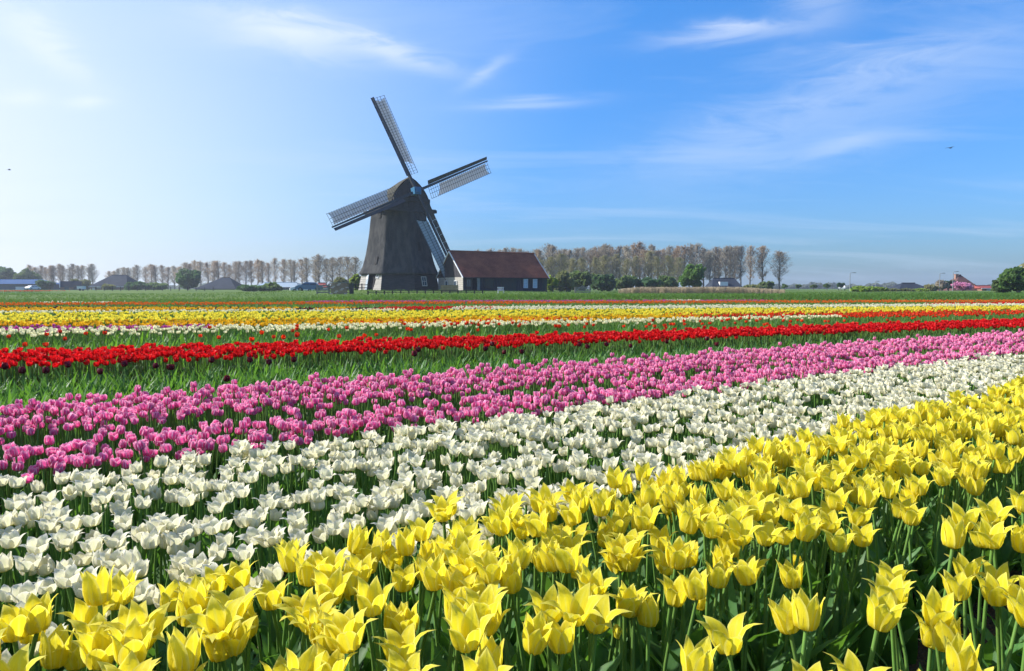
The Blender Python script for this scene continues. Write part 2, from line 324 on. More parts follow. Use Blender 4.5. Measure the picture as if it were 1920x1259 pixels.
# ------------------------------------------------------------------ ground
def build_ground():
    xs = sorted(set([-1500, -900, -600, -400, -280, -200, -140] + list(range(-100, 101, 4)) + [140, 200, 280, 400, 600, 900, 1500]))
    ys = sorted(set([-60, -20, 0, 15] + list(range(26, 70, 1)) + list(range(70, 150, 4)) + [170, 200, 240, 300, 400, 560, 800, 1200, 1800]))
    v = []; f = []
    for y in ys:
        for x in xs:
            n = 0.05 * math.sin(x * 0.31 + y * 0.17) * math.sin(y * 0.23) if y > 60 and y < 300 else 0
            v.append((x, y, ground_z(x, y) + n))
    W = len(xs)
    for j in range(len(ys) - 1):
        for i in range(W - 1): f.append((j * W + i, j * W + i + 1, (j + 1) * W + i + 1, (j + 1) * W + i))
    me = bpy.data.meshes.new('ground'); me.from_pydata(v, [], f); me.materials.append(M['grass']); me.polygons.foreach_set('use_smooth', [True] * len(f))
    tag(link('ground', me), 'green meadow and grassy bank beyond the tulip beds', None, None, 'structure')
    b = MB()
    def fs(u, w):
        X = -46 + 92 * u; y1 = bank_start(X) - 0.6; Y = -4 + (y1 + 4) * (w ** 2)
        z = 0.006 + 0.02 * math.sin(X * 9.1 + Y * 5.7) * math.sin(Y * 11.3 - X * 4.1) * (1 if Y < 8 else 0)
        return (X, Y, z + 0.016)
    b.grid(fs, 180, 120); b.uv = {}
    tag(b.build('field_soil', M['soil'], smooth=True), 'bare brown soil of the tulip field', None, None, 'structure')
build_ground()

# ------------------------------------------------------------------ windmill
def ordinal(n):
    w = ['first', 'second', 'third', 'fourth', 'fifth', 'sixth', 'seventh', 'eighth', 'ninth', 'tenth', 'eleventh', 'twelfth', 'thirteenth', 'fourteenth', 'fifteenth', 'sixteenth', 'seventeenth', 'eighteenth', 'nineteenth', 'twentieth']
    if n <= 20: return w[n - 1]
    t = ['', '', 'twenty', 'thirty', 'forty', 'fifty', 'sixty', 'seventy', 'eighty', 'ninety'][n // 10]; k = n % 10
    return t + '-' + w[k - 1] if k else {20: 'twentieth', 30: 'thirtieth', 40: 'fortieth', 50: 'fiftieth', 60: 'sixtieth', 70: 'seventieth', 80: 'eightieth', 90: 'ninetieth'}[n]
def build_mill():
    root = empty('windmill', MILL); tag(root, 'tall dark thatched windmill with four latticed sails', 'windmill')
    toward = Vector((-MILL.x, -MILL.y, 0)).normalized(); right = Vector((-toward.y, toward.x, 0))
    TH = [R(-70 + 45 * k) for k in range(8)]
    def corner(k, rad, z):
        t = TH[k % 8]; return (right * math.sin(t) + toward * math.cos(t)) * rad + Vector((0, 0, z))
    # thatched body: octagon with softened corners, skirt flaring at the foot
    prof = [(2.18, 5.55), (2.22, 5.98), (2.5, 5.92), (3.1, 5.62), (3.9, 5.32), (5.0, 5.0), (6.5, 4.72), (8.0, 4.50), (9.5, 4.30), (11.0, 4.14), (11.35, 4.08)]
    rings = []
    for z, rad in prof:
        ring = []
        for k in range(8):
            c, p, q = corner(k, rad, z), corner(k - 1, rad, z), corner(k + 1, rad, z)
            for w in (0.09, 0.03): ring.append(c.lerp(p, w) * 1)
            for w in (0.03, 0.09): ring.append(c.lerp(q, w))
            for w in (0.3, 0.5, 0.7): ring.append(c.lerp(q, w))
        rings.append([p + Vector((random.uniform(-1, 1), random.uniform(-1, 1), 0)) * 0.03 for p in ring])
    b = MB(); n = len(rings[0])
    for r_ in rings: b.v += [tuple(p) for p in r_]
    for j in range(len(rings) - 1):
        for k in range(n): b.f.append((j * n + k, j * n + (k + 1) % n, (j + 1) * n + (k + 1) % n, (j + 1) * n + k)); b.m.append(0)
    body = b.build('thatched_body', M['thatch'], root, smooth=True)
    def face_frame(k, z, r0, r1, z0, z1):
        rad = r0 + (r1 - r0) * (z - z0) / (z1 - z0); a, c = corner(k, rad, z), corner(k + 1, rad, z)
        tx = (c - a).normalized(); a2, c2 = corner(k, r1, z1), corner(k + 1, r1, z1); a1, c1 = corner(k, r0, z0), corner(k + 1, r0, z0)
        upv = ((a2 + c2) / 2 - (a1 + c1) / 2).normalized(); nn = tx.cross(upv).normalized()
        return a, c, tx, upv, nn
    # lower storey: an octagonal core and horizontal lap boards on every face
    core = MB()
    for k in range(8): core.quad(corner(k, 6.02, 0), corner(k + 1, 6.02, 0), corner(k + 1, 5.52, 2.3), corner(k, 5.52, 2.3))
    base = core.build('base_storey', M['tar'], root)
    NB = 9
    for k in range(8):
        m_ = M['pale'] if k in (6, 7, 0) else M['tar']  # pale boards on the door side, dark boards on the other faces
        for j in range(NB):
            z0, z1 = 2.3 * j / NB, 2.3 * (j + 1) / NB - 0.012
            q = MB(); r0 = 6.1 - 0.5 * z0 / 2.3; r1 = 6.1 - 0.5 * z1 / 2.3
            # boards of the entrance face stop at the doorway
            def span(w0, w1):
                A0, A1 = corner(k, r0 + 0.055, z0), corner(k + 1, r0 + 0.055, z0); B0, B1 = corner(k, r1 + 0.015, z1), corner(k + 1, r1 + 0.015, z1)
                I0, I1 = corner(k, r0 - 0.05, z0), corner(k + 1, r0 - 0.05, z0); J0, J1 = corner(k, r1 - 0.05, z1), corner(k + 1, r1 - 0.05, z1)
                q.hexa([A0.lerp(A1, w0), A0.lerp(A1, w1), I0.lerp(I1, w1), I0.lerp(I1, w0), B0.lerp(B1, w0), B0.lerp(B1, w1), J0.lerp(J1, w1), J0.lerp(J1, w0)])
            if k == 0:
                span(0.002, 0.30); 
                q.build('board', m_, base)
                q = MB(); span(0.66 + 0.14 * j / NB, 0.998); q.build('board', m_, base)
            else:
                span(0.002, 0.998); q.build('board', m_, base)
    # doorway on the sunny face: open pale door leaf and dark opening
    a, c, tx, upv, nn = face_frame(0, 0, 6.02, 5.52, 0, 2.3)
    o = MB(); p0 = a.lerp(c, 0.31); p1 = a.lerp(c, 0.66); o.box((p0 + p1) / 2 + upv * 1.12 + nn * 0.02, ((p1 - p0).length, 0.06, 2.2), (tx, nn, upv)); dw = o.build('doorway', M['black'], root)
    o = MB(); p0 = a.lerp(c, 0.30); ax = (tx * 0.9 + nn * 0.35).normalized(); o.box(p0 + ax * 0.42 + nn * 0.14 + upv * 1.1, (0.86, 0.06, 2.1), (ax, ax.cross(upv), upv)); d = o.build('door', M['door'], root)
    o = MB(); o.box(p0 + ax * 0.42 + nn * 0.19 + upv * 1.75, (0.5, 0.04, 0.5), (ax, ax.cross(upv), upv)); o.build('door_pane', M['whitepaint'], d)
    def window(k, frac, zc, w, h, rr, fm, gm, cross=True, name='window'):
        r0, z0, r1, z1 = rr; a, c, tx, upv, nn = face_frame(k, z0, r0, r1, z0, z1)
        rad = r0 + (r1 - r0) * (zc - z0) / (z1 - z0); p = corner(k, rad, zc).lerp(corner(k + 1, rad, zc), frac) + nn * 0.06
        g = MB(); g.box(p, (w, 0.08, h), (tx, nn, upv)); wo_ = g.build(name, gm, root)
        if fm:
            for dx, dz, sw, sh in ((-w / 2, 0, 0.09, h + 0.14), (w / 2, 0, 0.09, h + 0.14), (0, h / 2, w + 0.0, 0.10), (0, -h / 2, w + 0.0, 0.10)):
                g = MB(); g.box(p + tx * dx + upv * dz + nn * 0.05, (sw, 0.08, sh), (tx, nn, upv)); g.build('window_frame', fm, wo_)
            if cross:
                g = MB(); g.box(p + nn * 0.045, (w - 0.06, 0.04, 0.05), (tx, nn, upv)); g.build('glazing_bar', fm, wo_)
                g = MB(); g.box(p + nn * 0.048, (0.05, 0.04, h - 0.06), (tx, nn, upv)); g.build('glazing_bar', fm, wo_)
    window(2, 0.40, 1.25, 0.85, 1.25, (6.06, 0, 5.56, 2.3), M['frame'], M['glass'])
    window(0, 0.80, 1.95, 0.45, 0.5, (6.06, 0, 5.56, 2.3), M['whitepaint'], M['glass'], False)
    window(0, 0.62, 10.6, 0.40, 1.05, (4.50, 8.0, 4.14, 11.0), None, M['black'], False, 'slit_window')
    window(0, 0.66, 4.15, 0.42, 1.1, (5.32, 3.9, 5.0, 5.0), None, M['black'], False, 'slit_window')
    window(2, 0.38, 6.1, 0.42, 1.25, (5.0, 5.0, 4.72, 6.5), None, M['black'], False, 'slit_window')
    # cap and rotor
    yaw = R(34.74); tilt = R(8); nh = Vector((math.sin(yaw), -math.cos(yaw), 0)); rr = Vector((math.cos(yaw), math.sin(yaw), 0)); zv = Vector((0, 0, 1))
    nrm = nh * math.cos(tilt) + zv * math.sin(tilt); uu = zv * math.cos(tilt) - nh * math.sin(tilt)
    hub = Vector((-13.208, 103.571, 14.374)) - MILL
    sec = [(-4.3, 1.6, 12.0), (-3.9, 2.5, 12.9), (-3.0, 3.4, 13.7), (-1.4, 3.9, 14.4), (0.4, 4.0, 15.1), (2.2, 3.7, 15.65), (3.3, 3.35, 15.85), (3.75, 3.1, 15.75)]
    b = MB(); NS = 18
    for s_, hw, zt in sec:
        for k in range(NS + 1):
            a_ = 1 - abs(2 * k / NS - 1); x = hw * math.copysign((1 - a_ ** 2.1) ** 0.85, NS / 2 - k) if k != NS / 2 else 0.0; z = 11.2 + (zt - 11.2) * a_
            b.v.append(tuple(nh * s_ + rr * x + zv * z))
    for j in range(len(sec) - 1):
        for k in range(NS): i = j * (NS + 1) + k; b.f.append((i, i + NS + 1, i + NS + 2, i + 1)); b.m.append(0)
    b.f.append(tuple(range(NS + 1))); b.m.append(0)
    cap = b.build('cap', M['thatch_cap'], root, smooth=True)
    fb = MB(); s_ = 3.72
    pts = []
    for k in range(NS + 1):
        a_ = 1 - abs(2 * k / NS - 1); x = 3.0 * math.copysign((1 - a_ ** 2.1) ** 0.85, NS / 2 - k) if k != NS / 2 else 0.0; pts.append(nh * s_ + rr * x + zv * (11.0 + 4.6 * a_))
    fb.face(pts); fb.build('front_boarding', M['tar'], cap)
    fb = MB(); fb.box(nh * 0.2 + zv * 11.12, (7.6, 7.9, 0.42), (nh, rr, zv)); fb.build('curb_ring', M['tar'], cap)
    fb = MB(); fb.box(nh * 3.95 + zv * 11.15, (0.35, 7.4, 0.5), (nh, rr, zv)); fb.build('front_beam', M['tar'], cap)
    fb = MB(); fb.box(nh * 3.95 + zv * 12.55, (0.35, 5.6, 0.45), (nh, rr, zv)); fb.build('weather_beam', M['tar'], cap)
    for k in range(7):
        fb = MB(); x = -2.55 + k * 0.85; hgt = 4.0 * (1 - ((abs(x) + .4) / 3.2) ** 1.18) ** .5; fb.box(nh * 3.78 + rr * x + zv * (11.3 + hgt / 2), (0.06, 0.80, hgt), (nh, rr, zv)); fb.build('front_board', M['tar'], cap)
    sh = MB(); sh.tube([hub - nrm * 2.2, hub - nrm * 0.4, hub + nrm * 0.55], [0.42, 0.40, 0.36], 10, cap=True); sh.build('windshaft', M['tarwood'], root)
    sh = MB(); sh.box(hub + nrm * 0.05, (1.0, 1.0, 1.15), (rr, uu, nrm)); sh.box(hub + nrm * 0.72, (0.55, 0.55, 0.2), (rr, uu, nrm)); sh.build('poll_end', M['blue'], root)
    HL = 13.5
    for k in range(4):
        a = R(-24.16 + 90 * k); er = uu * math.cos(a) + rr * math.sin(a); et = -uu * math.sin(a) + rr * math.cos(a)
        off = hub + nrm * (0.22 if k % 2 == 0 else -0.18)
        def P(r_, t, n_=0.0):
            bt = R(15 - 12 * min(1, max(0, (r_ - 2.5) / 10.5)))
            return off + er * r_ + et * (t * math.cos(bt)) - nrm * (t * math.sin(bt)) + nrm * n_
        st = MB(); st.hexa([off + er * 0 - et * .19 - nrm * .19, off + et * .19 - nrm * .19, off + et * .19 + nrm * .19, off - et * .19 + nrm * .19,
                            off + er * HL - et * .10 - nrm * .08, off + er * HL + et * .10 - nrm * .08, off + er * HL + et * .10 + nrm * .08, off + er * HL - et * .10 + nrm * .08])
        sail = st.build('sail', M['tarwood'], root)
        lab = ['sail pointing up to the left', 'sail pointing up to the right', 'sail reaching down in front of the body', 'sail pointing down to the left'][k]; sail['label'] = lab
        wb = MB()
        N = 10
        for j in range(N):
            ra, rb = 2.3 + (HL - 2.35) * j / N, 2.3 + (HL - 2.35) * (j + 1) / N - 0.02
            wb.hexa([P(ra, -.20, .13), P(ra, -.20, .08), P(rb, -.20, .08), P(rb, -.20, .13), P(ra, -.74 + .14 * j / N, .34), P(ra, -.74 + .14 * j / N, .29), P(rb, -.74 + .14 * (j + 1) / N, .29), P(rb, -.74 + .14 * (j + 1) / N, .34)])
        wb.build('leading_board', M['tarwood'], sail)
        WID = 1.78
        NBAR = 29
        for j in range(NBAR + 1):
            r_ = 2.3 + (HL - 0.2 - 2.3) * j / NBAR; ext = 0.10
            q = MB(); q.bar(P(r_, -0.1, -.03), P(r_, WID + ext, -.03), 0.035, 0.035, nrm); q.build('lattice_bar', M['tarwood'], sail)
        for t in (0.55, 1.08, WID):
            q = MB()
            for j in range(6):
                ra, rb = 2.25 + (HL - 2.4) * j / 6, 2.25 + (HL - 2.4) * (j + 1) / 6
                q.bar(P(ra, t, .015), P(rb, t, .015), 0.05, 0.045, nrm)
            q.build('lattice_lath', M['tarwood'], sail)
        cl = MB()
        def fc(u, v):
            t = 0.24 + (WID - 0.28) * u; r0 = 3.5 + 0.9 * (1 - u) ** 2 * 0.9 + 0.35 * math.sin(u * 3.1); r1 = HL - 0.45 - 0.25 * math.sin(math.pi * u)
            r_ = r0 + (r1 - r0) * v
            return P(r_, t, -0.16 + 0.05 * math.sin(math.pi * u) * math.sin(v * 30 + k) * 0.5 + 0.02 * math.sin(math.pi * u))
        cl.grid(fc, 8, 64); cl.uv = {}
        cl.build('sail_cloth', M['cloth'], sail, smooth=True)
build_mill()

# ------------------------------------------------------------------ barn beside the mill
def build_barn():
    th = R(33); ex = Vector((math.cos(th), math.sin(th), 0)); ey = Vector((-math.sin(th), math.cos(th), 0)); ez = Vector((0, 0, 1))
    A = at(869, 552, 100.0); A.z = 0.62; L = 13.7; Wd = 7.2; EH = 2.1; RH = 5.45
    root = empty('barn', A); tag(root, 'long dark wooden barn with red tiled roof beside the windmill', 'barn')
    W = MB()
    W.quad(ey * 0, ex * L, ex * L + ez * EH, ez * EH); W.quad(ex * L + ey * Wd, ey * Wd, ey * Wd + ez * EH, ex * L + ey * Wd + ez * EH)
    W.face([ex * L, ex * L + ey * Wd, ex * L + ey * Wd + ez * EH, ex * L + ey * Wd / 2 + ez * (RH - .1), ex * L + ez * EH])
    W.face([ey * Wd, ey * 0, ez * EH, ey * Wd / 2 + ez * (RH - .1), ey * Wd + ez * EH])
    wall = W.build('wall', M['barnwood'], root)
    # vertical boards on the long side, horizontal pale boards on the sunny gable
    nb = 40
    for k in range(nb):
        q = MB(); q.box(ex * (L * (k + .5) / nb) - ey * 0.025 + ez * EH / 2, (L / nb - 0.02, 0.05 + 0.02 * (k % 2), EH), (ex, ey, ez)); q.build('board', M['barnwood'], wall)
    nz_ = 22
    for j in range(nz_):
        z0, z1 = j * RH / nz_, (j + 1) * RH / nz_ - 0.015; zc = (z0 + z1) / 2
        half = Wd / 2 if z1 < EH else Wd / 2 * (RH - z1) / (RH - EH)
        if half < 0.15: continue
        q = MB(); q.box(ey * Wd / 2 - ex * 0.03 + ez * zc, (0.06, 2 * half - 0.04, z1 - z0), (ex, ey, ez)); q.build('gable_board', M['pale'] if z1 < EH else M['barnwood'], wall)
    # roof: deck, tile courses, verge boards
    ov = 0.35; sl = Vector((0, 0, RH - EH)); 
    run = (ey * (Wd / 2) + sl); run_n = run.normalized(); eave = ez * EH - run_n * ov
    for side in (0, 1):
        yy = ey if side == 0 else -ey; base = (ez * EH if side == 0 else ey * Wd + ez * EH)
        rn = (yy * (Wd / 2) + sl).normalized(); Lr = (yy * (Wd / 2) + sl).length + ov; e0 = base - rn * ov
        nn = ex.cross(rn) if side == 0 else rn.cross(ex); nn.normalize()
        d = MB(); d.box(e0 + ex * L / 2 + rn * Lr / 2 + nn * 0.03, (L + 0.4, Lr, 0.06), (ex, rn, nn)); roof = d.build('roof', M['tile'], root)
        t = MB(); nc, nt = 18, 60
        for r_ in range(nc):
            for c_ in range(nt):
                p = e0 + ex * (-0.2 + (L + 0.4) * (c_ + .5) / nt) + rn * (Lr * (r_ + .5) / nc) + nn * (0.085 + random.uniform(-.008, .008))
                w, h = (L + 0.4) / nt, Lr / nc * 1.12; u1 = (rn - nn * 0.09).normalized()
                t.hexa([p - ex * w * .48 - u1 * h / 2 - nn * .0, p + ex * w * .40 - u1 * h / 2 - nn * .03, p + ex * w * .40 + u1 * h / 2 - nn * .03, p - ex * w * .48 + u1 * h / 2,
                        p - ex * w * .48 - u1 * h / 2 + nn * .02, p + ex * w * .1 - u1 * h / 2 + nn * .05, p + ex * w * .1 + u1 * h / 2 + nn * .05, p - ex * w * .48 + u1 * h / 2 + nn * .02])
        tag(t.build('roof_tiles', M['tile'], roof), kind='stuff')
        for s_ in (0, 1):
            v = MB(); v.box(e0 + ex * (-0.24 if s_ == 0 else L + 0.24) + rn * Lr / 2 + nn * 0.05, (0.09, Lr + .05, 0.18), (ex, rn, nn)); v.build('verge_board', M['whitepaint'], roof)
    r_ = MB(); r_.tube([ey * Wd / 2 + ez * (RH + 0.12) - ex * 0.25, ey * Wd / 2 + ez * (RH + 0.12) + ex * (L + 0.25)], [0.15, 0.15], 6, cap=True); r_.build('ridge', M['tile'], root)
    g = MB(); g.box(-ey * 0.3 + ez * (EH - 0.18) + ex * L / 2, (L + .3, 0.1, 0.1), (ex, ey, ez)); g.build('gutter', M['slate'], root)
    def opening(name, s_, w, z0, h, m_, fm=None, bars=0, dep=0.09):
        q = MB(); q.box(ex * s_ - ey * dep + ez * (z0 + h / 2), (w, 0.06, h), (ex, ey, ez)); o = q.build(name, m_, root)
        if fm:
            for dx, dz, sw, sh_ in ((-w / 2, 0, .08, h + .08), (w / 2, 0, .08, h + .08), (0, h / 2, w - .08, .08), (0, -h / 2, w - .08, .08)):
                q = MB(); q.box(ex * (s_ + dx) - ey * (dep + .045) + ez * (z0 + h / 2 + dz), (sw, 0.06, sh_), (ex, ey, ez)); q.build('window_frame', fm, o)
            for b_ in range(bars):
                q = MB(); q.box(ex * s_ - ey * (dep + .04) + ez * (z0 + h * (b_ + 1) / (bars + 1)), (w - .08, 0.04, .045), (ex, ey, ez)); q.build('glazing_bar', fm, o)
            if bars:
                q = MB(); q.box(ex * s_ - ey * (dep + .043) + ez * (z0 + h / 2), (.045, 0.04, h - .08), (ex, ey, ez)); q.build('glazing_bar', fm, o)
    opening('window', 9.95, 0.66, 0.55, 1.2, M['paleglass'], M['whitepaint'], 2)
    opening('window', 11.55, 0.66, 0.55, 1.2, M['paleglass'], M['whitepaint'], 2)
    opening('door', 13.2, 0.8, 0.05, 1.85, M['greendoor'])
    opening('barn_door', 7.1, 2.5, 0.05, 2.0, M['greendoor'])
    opening('shutter', 4.0, 1.3, 0.5, 1.2, M['greendoor'], M['darkwood'])
    opening('doorway', 1.75, 0.7, 0.05, 1.9, M['black'])
    opening('door', 2.25, 0.45, 0.05, 1.85, M['wood'], dep=.14)
    opening('window', 0.75, 0.7, 0.7, 1.0, M['glass'], M['darkwood'], 1)
    # windows in the sunny gable
    for y_, z_, w, h in ((2.0, 1.15, .7, .7), (4.6, 1.15, .7, .7)):
        q = MB(); q.box(ey * y_ - ex * 0.09 + ez * z_, (0.06, w, h), (ex, ey, ez)); o = q.build('window', M['glass'], root)
        for dy, dz, sw, sh_ in ((-w / 2, 0, .1, h + .1), (w / 2, 0, .1, h + .1), (0, h / 2, w - .1, .1), (0, -h / 2, w - .1, .1)):
            q = MB(); q.box(ey * (y_ + dy) - ex * 0.14 + ez * (z_ + dz), (0.06, sw, sh_), (ex, ey, ez)); q.build('window_frame', M['whitepaint'], o)
M['paleglass'] = mat('pale blue grey panes', (0.42, 0.50, 0.58), 0.15, spec=0.8)  # barn panes in one even pale blue grey
build_barn()

# ------------------------------------------------------------------ distant buildings
def house(px0, px1, y_ridge, y_eave, y_base, Y, wallm, roofm, label, cat='house', ridge=None, depth=None, rz=0.0, chimney=None, wins=(), name='house', hip=True, door=None, gable_trim=None):
    """hipped or gabled house fitted to a width and heights at its own depth; ridge = (px0, px1) of the ridge line"""
    S = Y / FPX; c = at((px0 + px1) / 2, y_base, Y); w = (px1 - px0) * S; gz = ground_z(c.x, Y)
    ze = at(px0, y_eave, Y).z - gz; zr = at(px0, y_ridge, Y).z - gz; d = depth or w * 0.8
    root = empty(name, (c.x, Y + d / 2, gz), rz); tag(root, label, cat)
    hw, hd = w / 2, d / 2
    b = MB(); b.box((0, 0, ze / 2 - .3), (w * 0.94, d * 0.94, ze + .6)); wall = b.build('wall', wallm, root)
    if ridge: ra, rb = (ridge[0] - (px0 + px1) / 2) * S, (ridge[1] - (px0 + px1) / 2) * S
    else: ra, rb = (-hw, hw) if not hip else (-hw * .3, hw * .3)
    o = 0.25
    A = [Vector((-hw - o, -hd - o, ze)), Vector((hw + o, -hd - o, ze)), Vector((hw + o, hd + o, ze)), Vector((-hw - o, hd + o, ze))]; r0, r1 = Vector((ra, 0, zr)), Vector((rb, 0, zr))
    b = MB(); b.quad(A[0], A[1], r1, r0); b.quad(A[2], A[3], r0, r1); b.face([A[1], A[2], r1]); b.face([A[3], A[0], r0]); b.quad(A[3], A[2], A[1], A[0])
    roof = b.build('roof', roofm, root)
    b = MB(); b.bar(r0, r1 + Vector((0.01, 0, 0)), .3, .25); b.build('ridge', roofm, roof)
    b = MB(); b.box((0, -hd - o, ze - .06), (w + 2 * o, .12, .16)); b.build('gutter', M['whitepaint'] if gable_trim else M['slate'], roof)
    if chimney:
        x = (chimney[0] - (px0 + px1) / 2) * S; zt = at(px0, chimney[1], Y).z - gz; b = MB(); b.box((x, 0, (zt + ze) / 2), (0.65, 0.65, zt - ze)); b.box((x, 0, zt + .08), (0.8, 0.8, .16)); b.build('chimney', M['brick'], roof)
    for (x0, x1, y0, y1, m_) in wins:
        xa, xb = (x0 - (px0 + px1) / 2) * S, (x1 - (px0 + px1) / 2) * S; za, zb = at(px0, y1, Y).z - gz, at(px0, y0, Y).z - gz
        b = MB(); b.box(((xa + xb) / 2, -hd * .94 - .05, (za + zb) / 2), (xb - xa, .12, zb - za)); wi = b.build('window', M[m_], root)
        b = MB(); b.box(((xa + xb) / 2, -hd * .94 - .10, za - .06), (xb - xa + .2, .2, .1)); b.build('sill', M['whitepaint'], wi)
        b = MB(); b.box(((xa + xb) / 2, -hd * .94 - .13, (za + zb) / 2), (.1, .06, zb - za - .05)); b.build('mullion', M['frame'], wi)
    return root, wall, roof, (hw, hd, ze, zr, S, (px0 + px1) / 2)
# blue shed, its roof ribbed
r_, w_, ro_, g_ = house(-70, 68, 524, 533, 545, 255, M['bluewall'], M['bluemetal'], 'long blue shed with ribbed metal roof at the left edge', 'shed', ridge=(-70, 52), depth=16, name='shed', wins=((28, 44, 538, 544, 'whitepaint'),))
for k in range(26):
    x = -g_[0] + 2 * g_[0] * (k + .5) / 26; b = MB(); b.bar((x, -g_[1] - .25, g_[2] + .05), (min(x, g_[0] * .78), 0, g_[3] + .03), .12, .12); b.build('roof_rib', M['bluemetal'], ro_)
# small brick house with a white-trimmed gable towards the left
def gabled(px0, px1, pxg, y_ridge, y_eave, y_base, Y, wallm, gm, roofm, label):
    S = Y / FPX; c = at(px0, y_base, Y); gz = ground_z(c.x, Y); ze = at(px0, y_eave, Y).z - gz; zr = at(px0, y_ridge, Y).z - gz
    th = R(28); ex = Vector((math.cos(th), math.sin(th), 0)); ey = Vector((-math.sin(th), math.cos(th), 0)); ez = Vector((0, 0, 1))
    Lh = (px1 - pxg) * S / math.cos(th); Wd = (pxg - px0) * S / math.sin(th); o = at(pxg, y_base, Y); o.z = gz
    root = empty('brick_house', o); tag(root, label, 'house')
    b = MB(); b.quad(ey * 0, ex * Lh, ex * Lh + ez * ze, ez * ze); b.face([ex * Lh, ex * Lh + ey * Wd, ex * Lh + ey * Wd + ez * ze, ex * Lh + ey * Wd / 2 + ez * zr, ex * Lh + ez * ze]); b.quad(ex * Lh + ey * Wd, ey * Wd, ey * Wd + ez * ze, ex * Lh + ey * Wd + ez * ze); b.build('wall', wallm, root)
    b = MB(); b.face([ey * Wd, ey * 0, ez * ze, ey * Wd / 2 + ez * zr, ey * Wd + ez * ze]); b.build('gable', gm, root)
    b = MB(); rn = ey * Wd / 2 + ez * (zr - ze)
    b.quad(ez * ze - rn * .1, ex * Lh + ez * ze - rn * .1, ex * Lh + ez * zr + ey * Wd / 2, ez * zr + ey * Wd / 2); rn2 = -ey * Wd / 2 + ez * (zr - ze); q = ey * Wd + ez * ze - rn2 * .1
    b.quad(q + ex * Lh, q, ey * Wd / 2 + ez * zr, ex * Lh + ey * Wd / 2 + ez * zr); ro = b.build('roof', roofm, root)
    for s_ in (0, 1):
        b = MB(); e = (ez * ze - rn * .1) if s_ == 0 else q; b.bar(e - ex * .1, ey * Wd / 2 + ez * (zr + .1) - ex * .1, .2, .45); b.build('verge_board', M['whitepaint'], ro)
    b = MB(); b.box(ex * Lh * .3 - ey * .05 + ez * ze * .5, (1.2, .12, 1.2), (ex, ey, ez)); b.build('window', M['glass'], root)
    b = MB(); b.box(ex * Lh * .7 - ey * .05 + ez * ze * .45, (1.0, .12, 2.0), (ex, ey, ez)); b.build('door', M['darkwood'], root)
    b = MB(); b.box(ey * Wd * .5 - ex * .05 + ez * ze * .75, (.12, 1.0, 1.3), (ex, ey, ez)); b.build('window', M['glass'], root)
gabled(103, 144, 113, 527.5, 538, 546, 235, M['brick'], M['rosebrick'], M['slate'], 'small brick house with white trimmed gable near the left edge')
house(167, 238, 515.5, 538, 546, 262, M['brick'], M['slate'], 'farmhouse with tall dark pyramid roof left of the poplar row', 'farmhouse', ridge=(191, 219), depth=14, name='farmhouse', wins=((172, 177, 540, 545, 'whitepaint'), (181, 188, 536.5, 540.5, 'whitepaint'), (196, 204, 540, 545, 'glass')), gable_trim=True)
house(366, 441, 520.5, 542, 546, 290, M['bluewall'], M['slate'], 'dark pyramid roofed barn under the bare poplars', 'barn', ridge=(402, 418), depth=15, name='barn_house')
house(474, 558, 530, 539, 547, 265, M['bluewall'], M['paleroof'], 'low green grey shed with pale roof behind the hedge', 'shed', ridge=(486, 548), depth=12, name='shed')
house(586, 612, 531, 541, 548, 165, M['whitepaint'], M['redroof'], 'little shed with red roof behind the white gate', 'shed', ridge=(592, 606), depth=4, name='shed', gable_trim=True)
r_, w_, ro_, g_ = house(1336, 1393, 522, 541, 547, 205, M['brick'], M['slate'], 'house with dark grey roof and dormer below the last poplars', 'house', ridge=(1345, 1386), depth=9, name='house')
b = MB(); b.box((0.4 - 1.2, -g_[1] * .62, g_[2] + 1.15), (2.2, 1.6, 1.3)); dm = b.build('dormer', M['whitepaint'], ro_); b = MB(); b.box((-.8, -g_[1] * .62 - .83, g_[2] + 1.15), (1.8, .1, .9)); b.build('dormer_window', M['glass'], dm) if False else None
house(1684, 1762, 531, 549, 553, 175, M['brick'], M['slate'], 'low brick house with dark hipped roof right of the lamps', 'house', ridge=(1711, 1736), depth=10, name='house', wins=((1704, 1718, 549.5, 552, 'whitepaint'),))
house(1787, 1843, 515.5, 546, 553, 178, M['whitepaint'], M['brownroof'], 'farmhouse with steep pyramid roof and chimney behind pink blossom tree', 'farmhouse', ridge=(1816, 1819), depth=8, name='farmhouse', chimney=(1810.5, 515), wins=((1792, 1799, 548, 552, 'glass'), (1806, 1814, 548, 552, 'glass'), (1822, 1836, 547.5, 552, 'glass')), gable_trim=True)
house(1841, 1870, 536, 541, 553, 176, M['brick'], M['redroof'], 'low red roofed annex beside the pyramid farmhouse', 'house', ridge=(1841, 1870), depth=6, name='annex', hip=False, wins=((1850, 1857, 543, 550, 'whitepaint'), (1861, 1866, 543, 551, 'glass')), gable_trim=True)

